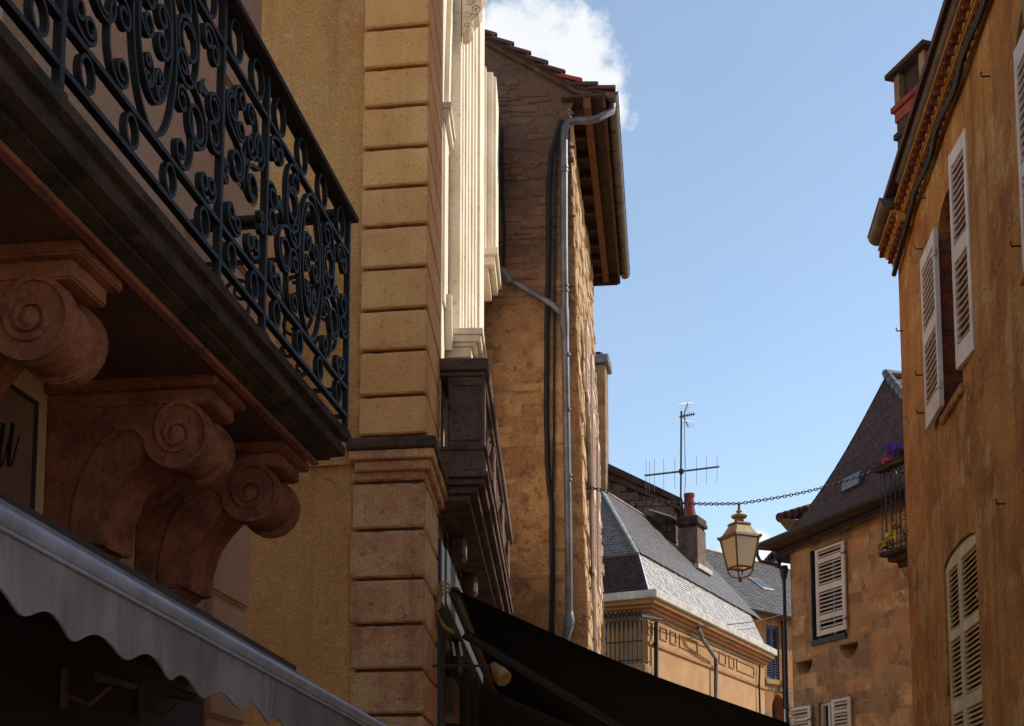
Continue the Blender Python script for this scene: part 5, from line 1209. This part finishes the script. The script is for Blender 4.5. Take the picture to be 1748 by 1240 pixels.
d = ray(1298, 1000); SP = EYE + d * ((q1 - EYE).dot(nq) / d.dot(nq)); uy = (k1 - q1); uy = (uy - BW.a * uy.dot(BW.a)).normalized()
MB().hexa([SP + BW.a * a + uy * b + nq * e for e in (-.02, .08) for a, b in ((-.32, -.4), (.32, -.4), (.32, .4), (-.32, .4))]).build('skylight', ZINC_L, hb, bevel=.01)
MB().hexa([SP + BW.a * a + uy * b + nq * e for e in (.081, .09) for a, b in ((-.25, -.3), (.25, -.3), (.25, .33), (-.25, .33))]).build('skylight_pane', GLASS, hb)
MB().tube([BW.pt(BW.S(1336, 1080, .12), .12, q0.z - .1), BW.pt(BW.S(1336, 1080, .12), .12, 0)], .05, 8).build('downpipe', CAST, hb)
# brown gable house behind, with its tall stone stack
GB = W(at(1100, 850, 38), -80, -1)
hk = thing('brown_gable_house', 'shaded brown stone gable with sloping roof behind the mansard', 'house', GB.pt(0, -2, 0))
gpoly = [GB.hit(u, v) for u, v in ((1153, 1010), (1153, 866), (1040, 806), (960, 765), (960, 1010))]
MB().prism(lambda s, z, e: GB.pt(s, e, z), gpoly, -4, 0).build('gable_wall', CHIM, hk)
def gl(u): a, b = gpoly[2], gpoly[1]; s_ = GB.S(u, 840); return a[1] + (s_ - a[0]) * (b[1] - a[1]) / (b[0] - a[0])
stones(GB, lambda s, z: z < gpoly[2][1] + (s - gpoly[2][0]) * (gpoly[1][1] - gpoly[2][1]) / (gpoly[1][0] - gpoly[2][0]) - .12, gpoly[1][0] + .02, GB.S(1034, 840), 8.2, gpoly[3][1], (.2, .32), (.3, .7), (.01, .04), hk, BALST, 200)
rr = [GB.hit(u, v, .2) for u, v in ((1165, 862), (1165, 852), (1034, 790), (960, 752), (960, 766), (1034, 803))]
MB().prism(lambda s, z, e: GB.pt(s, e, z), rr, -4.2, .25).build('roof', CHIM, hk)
r2 = [GB.hit(u, v, .2) for u, v in ((1160, 868), (1160, 862.5), (1036, 803.5), (960, 766.5), (960, 778), (1036, 815))]
MB().prism(lambda s, z, e: GB.pt(s, e, z), r2, -.1, .12).build('verge_board', TILE, hk)
ws = GB.S(1036, 800, .6); w9 = GB.S(980, 800, .6)
MB().box(GB, ws, w9, .01, .9, 4, GB.Z(1025, 622, .9)).build('stone_stack', CHIM_T, hk, bevel=.02)
MB().box(GB, ws - .12, w9, -.05, 1.0, GB.Z(1025, 621.5, .9), GB.Z(1025, 606, .9)).build('stack_cap', ZINC, hk, bevel=.03)
MB().lathe(GB.pt(GB.S(1021, 600, .5), .5, GB.Z(1025, 606, .9)), [(.12, 0), (.10, .12), (.16, .14), (.16, .2), (.05, .24)], 10).build('stack_cowl', CAST, hk, smooth=True)

# ================================================================ television aerial on the mansard chimney
an = thing('tv_aerial', 'thin television aerial mast with long comb of rods above the chimney', 'aerial', MF.pt(sC - .1, -2.2, zt1))
AY = MF.pt(sC - .1, -2.2, zt1).y
ap_ = lambda u, v, dy=0: at(u, v, AY + dy)
MB().tube([ap_(1162, 885), ap_(1163, 702)], .028, 8).build('mast', CAST, an, smooth=True)
MB().tube([ap_(1101, 812, -.6), ap_(1163, 805), ap_(1227, 797, .6)], .03, 8).build('boom', CAST, an, smooth=True)
MB().lathe(ap_(1163, 805) - Vector((0, 0, .08)), [(.05, 0), (.08, .05), (.08, .11), (.05, .16)], 8).build('clamp', CAST, an)
for u, l in ((1103, 27), (1109, 25), (1117, 27), (1133, 26), (1152, 25), (1170, 24), (1189, 24), (1206, 24), (1224, 22)):
    f = (u - 1163) / 64; v = 805 - f * 7.5; MB().tube([ap_(u, v - l * .98, f * .6), ap_(u, v + l * 1.15, f * .6)], .0065, 5).build('rod', ZINC, an)
MB().tube([ap_(1160, 712), ap_(1186, 707, .3)], .02, 6).build('uhf_boom', CAST, an)
MB().tube([ap_(1174, 689, .1), ap_(1168, 706), ap_(1169, 716), ap_(1175, 729, .1)], .018, 6).build('uhf_reflector', CAST, an)
for k in range(6):
    u = 1166 + k * 3.6; MB().tube([ap_(u, 711 - k * .8 - 3, .05 * k), ap_(u, 711 - k * .8 + 3, .05 * k)], .012, 5).build('director', CAST, an)
for k in range(5):
    g = MB(); g.tube([ap_(1158 + k * 1.5, 690 + k * 4, -.25), ap_(1184 - k * 1.2, 687 + k * 4.4, .25)], .005, 4); g.tube([ap_(1164 + k, 718 + k * 3, -.2), ap_(1184, 720 + k * 2.6, .2)], .005, 4); g.build('reflector_wire', ZINC, an)
MB().tube([ap_(1168, 712), ap_(1169, 760, -.05), ap_(1170, 820, -.03), ap_(1168, 860), ap_(1172, 885, -.2)], .012, 5).build('lead', ZINC, an)

# ================================================================ street lantern on its chain
LY = 19.0
ln = thing('street_lantern', 'four sided yellowed street lantern with frosted panes hanging from a chain', 'lantern', at(1262, 990, LY))
LC = at(1262, 900, LY); zv = lambda v: at(1262, v, LY).z
c0 = Vector((LC.x, LC.y, 0)); rot = R(45 + 24) 
def sq(nm, prof, m, n=4, **k): return MB().lathe(c0, prof, n, rot if n == 4 else 0).build(nm, m, ln, **k)
q2 = math.sqrt(.5)
sq('upper_roof', [(.20 * q2 * 2 * .5 + .02, zv(897)), (.40 * q2 * 1.0, zv(915))][::-1], LANTERN, bevel=.006)
sq('roof_rim', [(.452 * q2, zv(921)), (.46 * q2, zv(919)), (.43 * q2, zv(914.5))], LANT_D)
sq('lid', [(.21 * q2 * 1.15, zv(898)), (.23 * q2 * 1.15, zv(896.5)), (.2 * q2 * 1.1, zv(893))], LANT_D)
MB().lathe(c0, [(.05, zv(893)), (.075, zv(889)), (.06, zv(886)), (.11, zv(884.5)), (.125, zv(881.5)), (.10, zv(879.5)), (.05, zv(878.5)), (.035, zv(875)), (.05, zv(873.5)), (.022, zv(871))], 16).build('crown', LANTERN, ln, smooth=True)
MB().tube([c0 + Vector((0, 0, zv(872))), c0 + Vector((0, 0, zv(860)))], [.022, .016], 8).build('hook_rod', LANT_D, ln, smooth=True)
gt, gb = .412 * q2, .27 * q2; zt_, zb_ = zv(920.5), zv(970)
cor = lambda r, z, k: c0 + Vector((r * math.cos(rot + k * math.pi / 2), r * math.sin(rot + k * math.pi / 2), z))
for k in range(4):
    MB().tube([cor(gt, zt_, k), cor(gb, zb_, k)], .014, 6).build('corner_bar', LANT_D, ln)
    MB().tube([cor(gb, zb_, k), cor(gb, zb_, k + 1)], .016, 6).build('bottom_bar', LANT_D, ln)
    a, b, c_, d_ = cor(gt * .96, zt_, k), cor(gt * .96, zt_, k + 1), cor(gb * .96, zb_, k + 1), cor(gb * .96, zb_, k); ins = (c0 + Vector((0, 0, (zt_ + zb_) / 2)) - (a + c_) / 2).normalized() * .004
    MB().hexa([a, b, c_, d_, a + ins, b + ins, c_ + ins, d_ + ins]).build('pane', FROST, ln)
    MB().tube([cor(gb, zb_, k), cor(gb * .95, zv(977), k), cor(gb * .7, zv(984), k), cor(.03, zv(987), k)], .011, 6).build('cage_bar', LANT_D, ln)
    MB().lathe(cor(.46 * q2, zv(919), k), [(.012, 0), (.018, .02), (.006, .045)], 8).build('finial', LANT_D, ln)
MB().lathe(c0, [(.012, zv(995)), (.03, zv(991)), (.035, zv(988)), (.02, zv(985))], 10).build('drop', LANT_D, ln, smooth=True)
MB().lathe(c0, [(.03, zv(965)), (.055, zv(955)), (.06, zv(945)), (.03, zv(930)), (.03, zv(922))], 12).build('bulb', WHITE, ln, smooth=True)
def chain_pts(A, B, sag, n): return [A.lerp(B, i / n) - Vector((0, 0, sag * math.sin(math.pi * i / n))) for i in range(n + 1)]
hook = at(1262, 860, LY); cl = gs(.5, .02, at(1000, 838, 17.3).z); cr = TW.pt(TW.S(1530, 790), .02, TW.Z(1530, 791))
path = chain_pts(cl, hook, .09, 36)[:-1] + chain_pts(hook, cr, .09, 42)
def links(path, r=.0078, ln_=.062):
    m_ = MB(); acc = [0]
    for i in range(1, len(path)): acc.append(acc[-1] + (path[i] - path[i - 1]).length)
    s = 0; k = 0; i = 0
    while s < acc[-1]:
        while acc[i + 1] < s: i += 1
        p = path[i].lerp(path[i + 1], (s - acc[i]) / (acc[i + 1] - acc[i])); t = (path[i + 1] - path[i]).normalized(); x = t.cross(Vector((0, 0, 1))).normalized(); y = t.cross(x)
        w = x if k % 2 else y
        m_.tube([p + t * (ln_ * .62 * math.cos(a)) + w * (ln_ * .34 * math.sin(a)) for a in [2 * math.pi * j / 10 for j in range(10)]], r, 5, True); s += ln_; k += 1
    return m_
ch_ = links(path).build('chain', CAST, None, smooth=True); ch_['label'] = 'iron chain slung across the street carrying the lantern'; ch_['category'] = 'chain'
wr = MB(); wr.tube(chain_pts(mp(1192, 1068, .35), BW.pt(BW.S(1345, 1050, .4), .4, BW.Z(1345, 1046, .4)), .12, 16), .014, 5); w_o = wr.build('street_wire', CABLE); w_o['label'] = 'thin dark wire running from the mansard gutter to the far slate house'; w_o['category'] = 'wire'
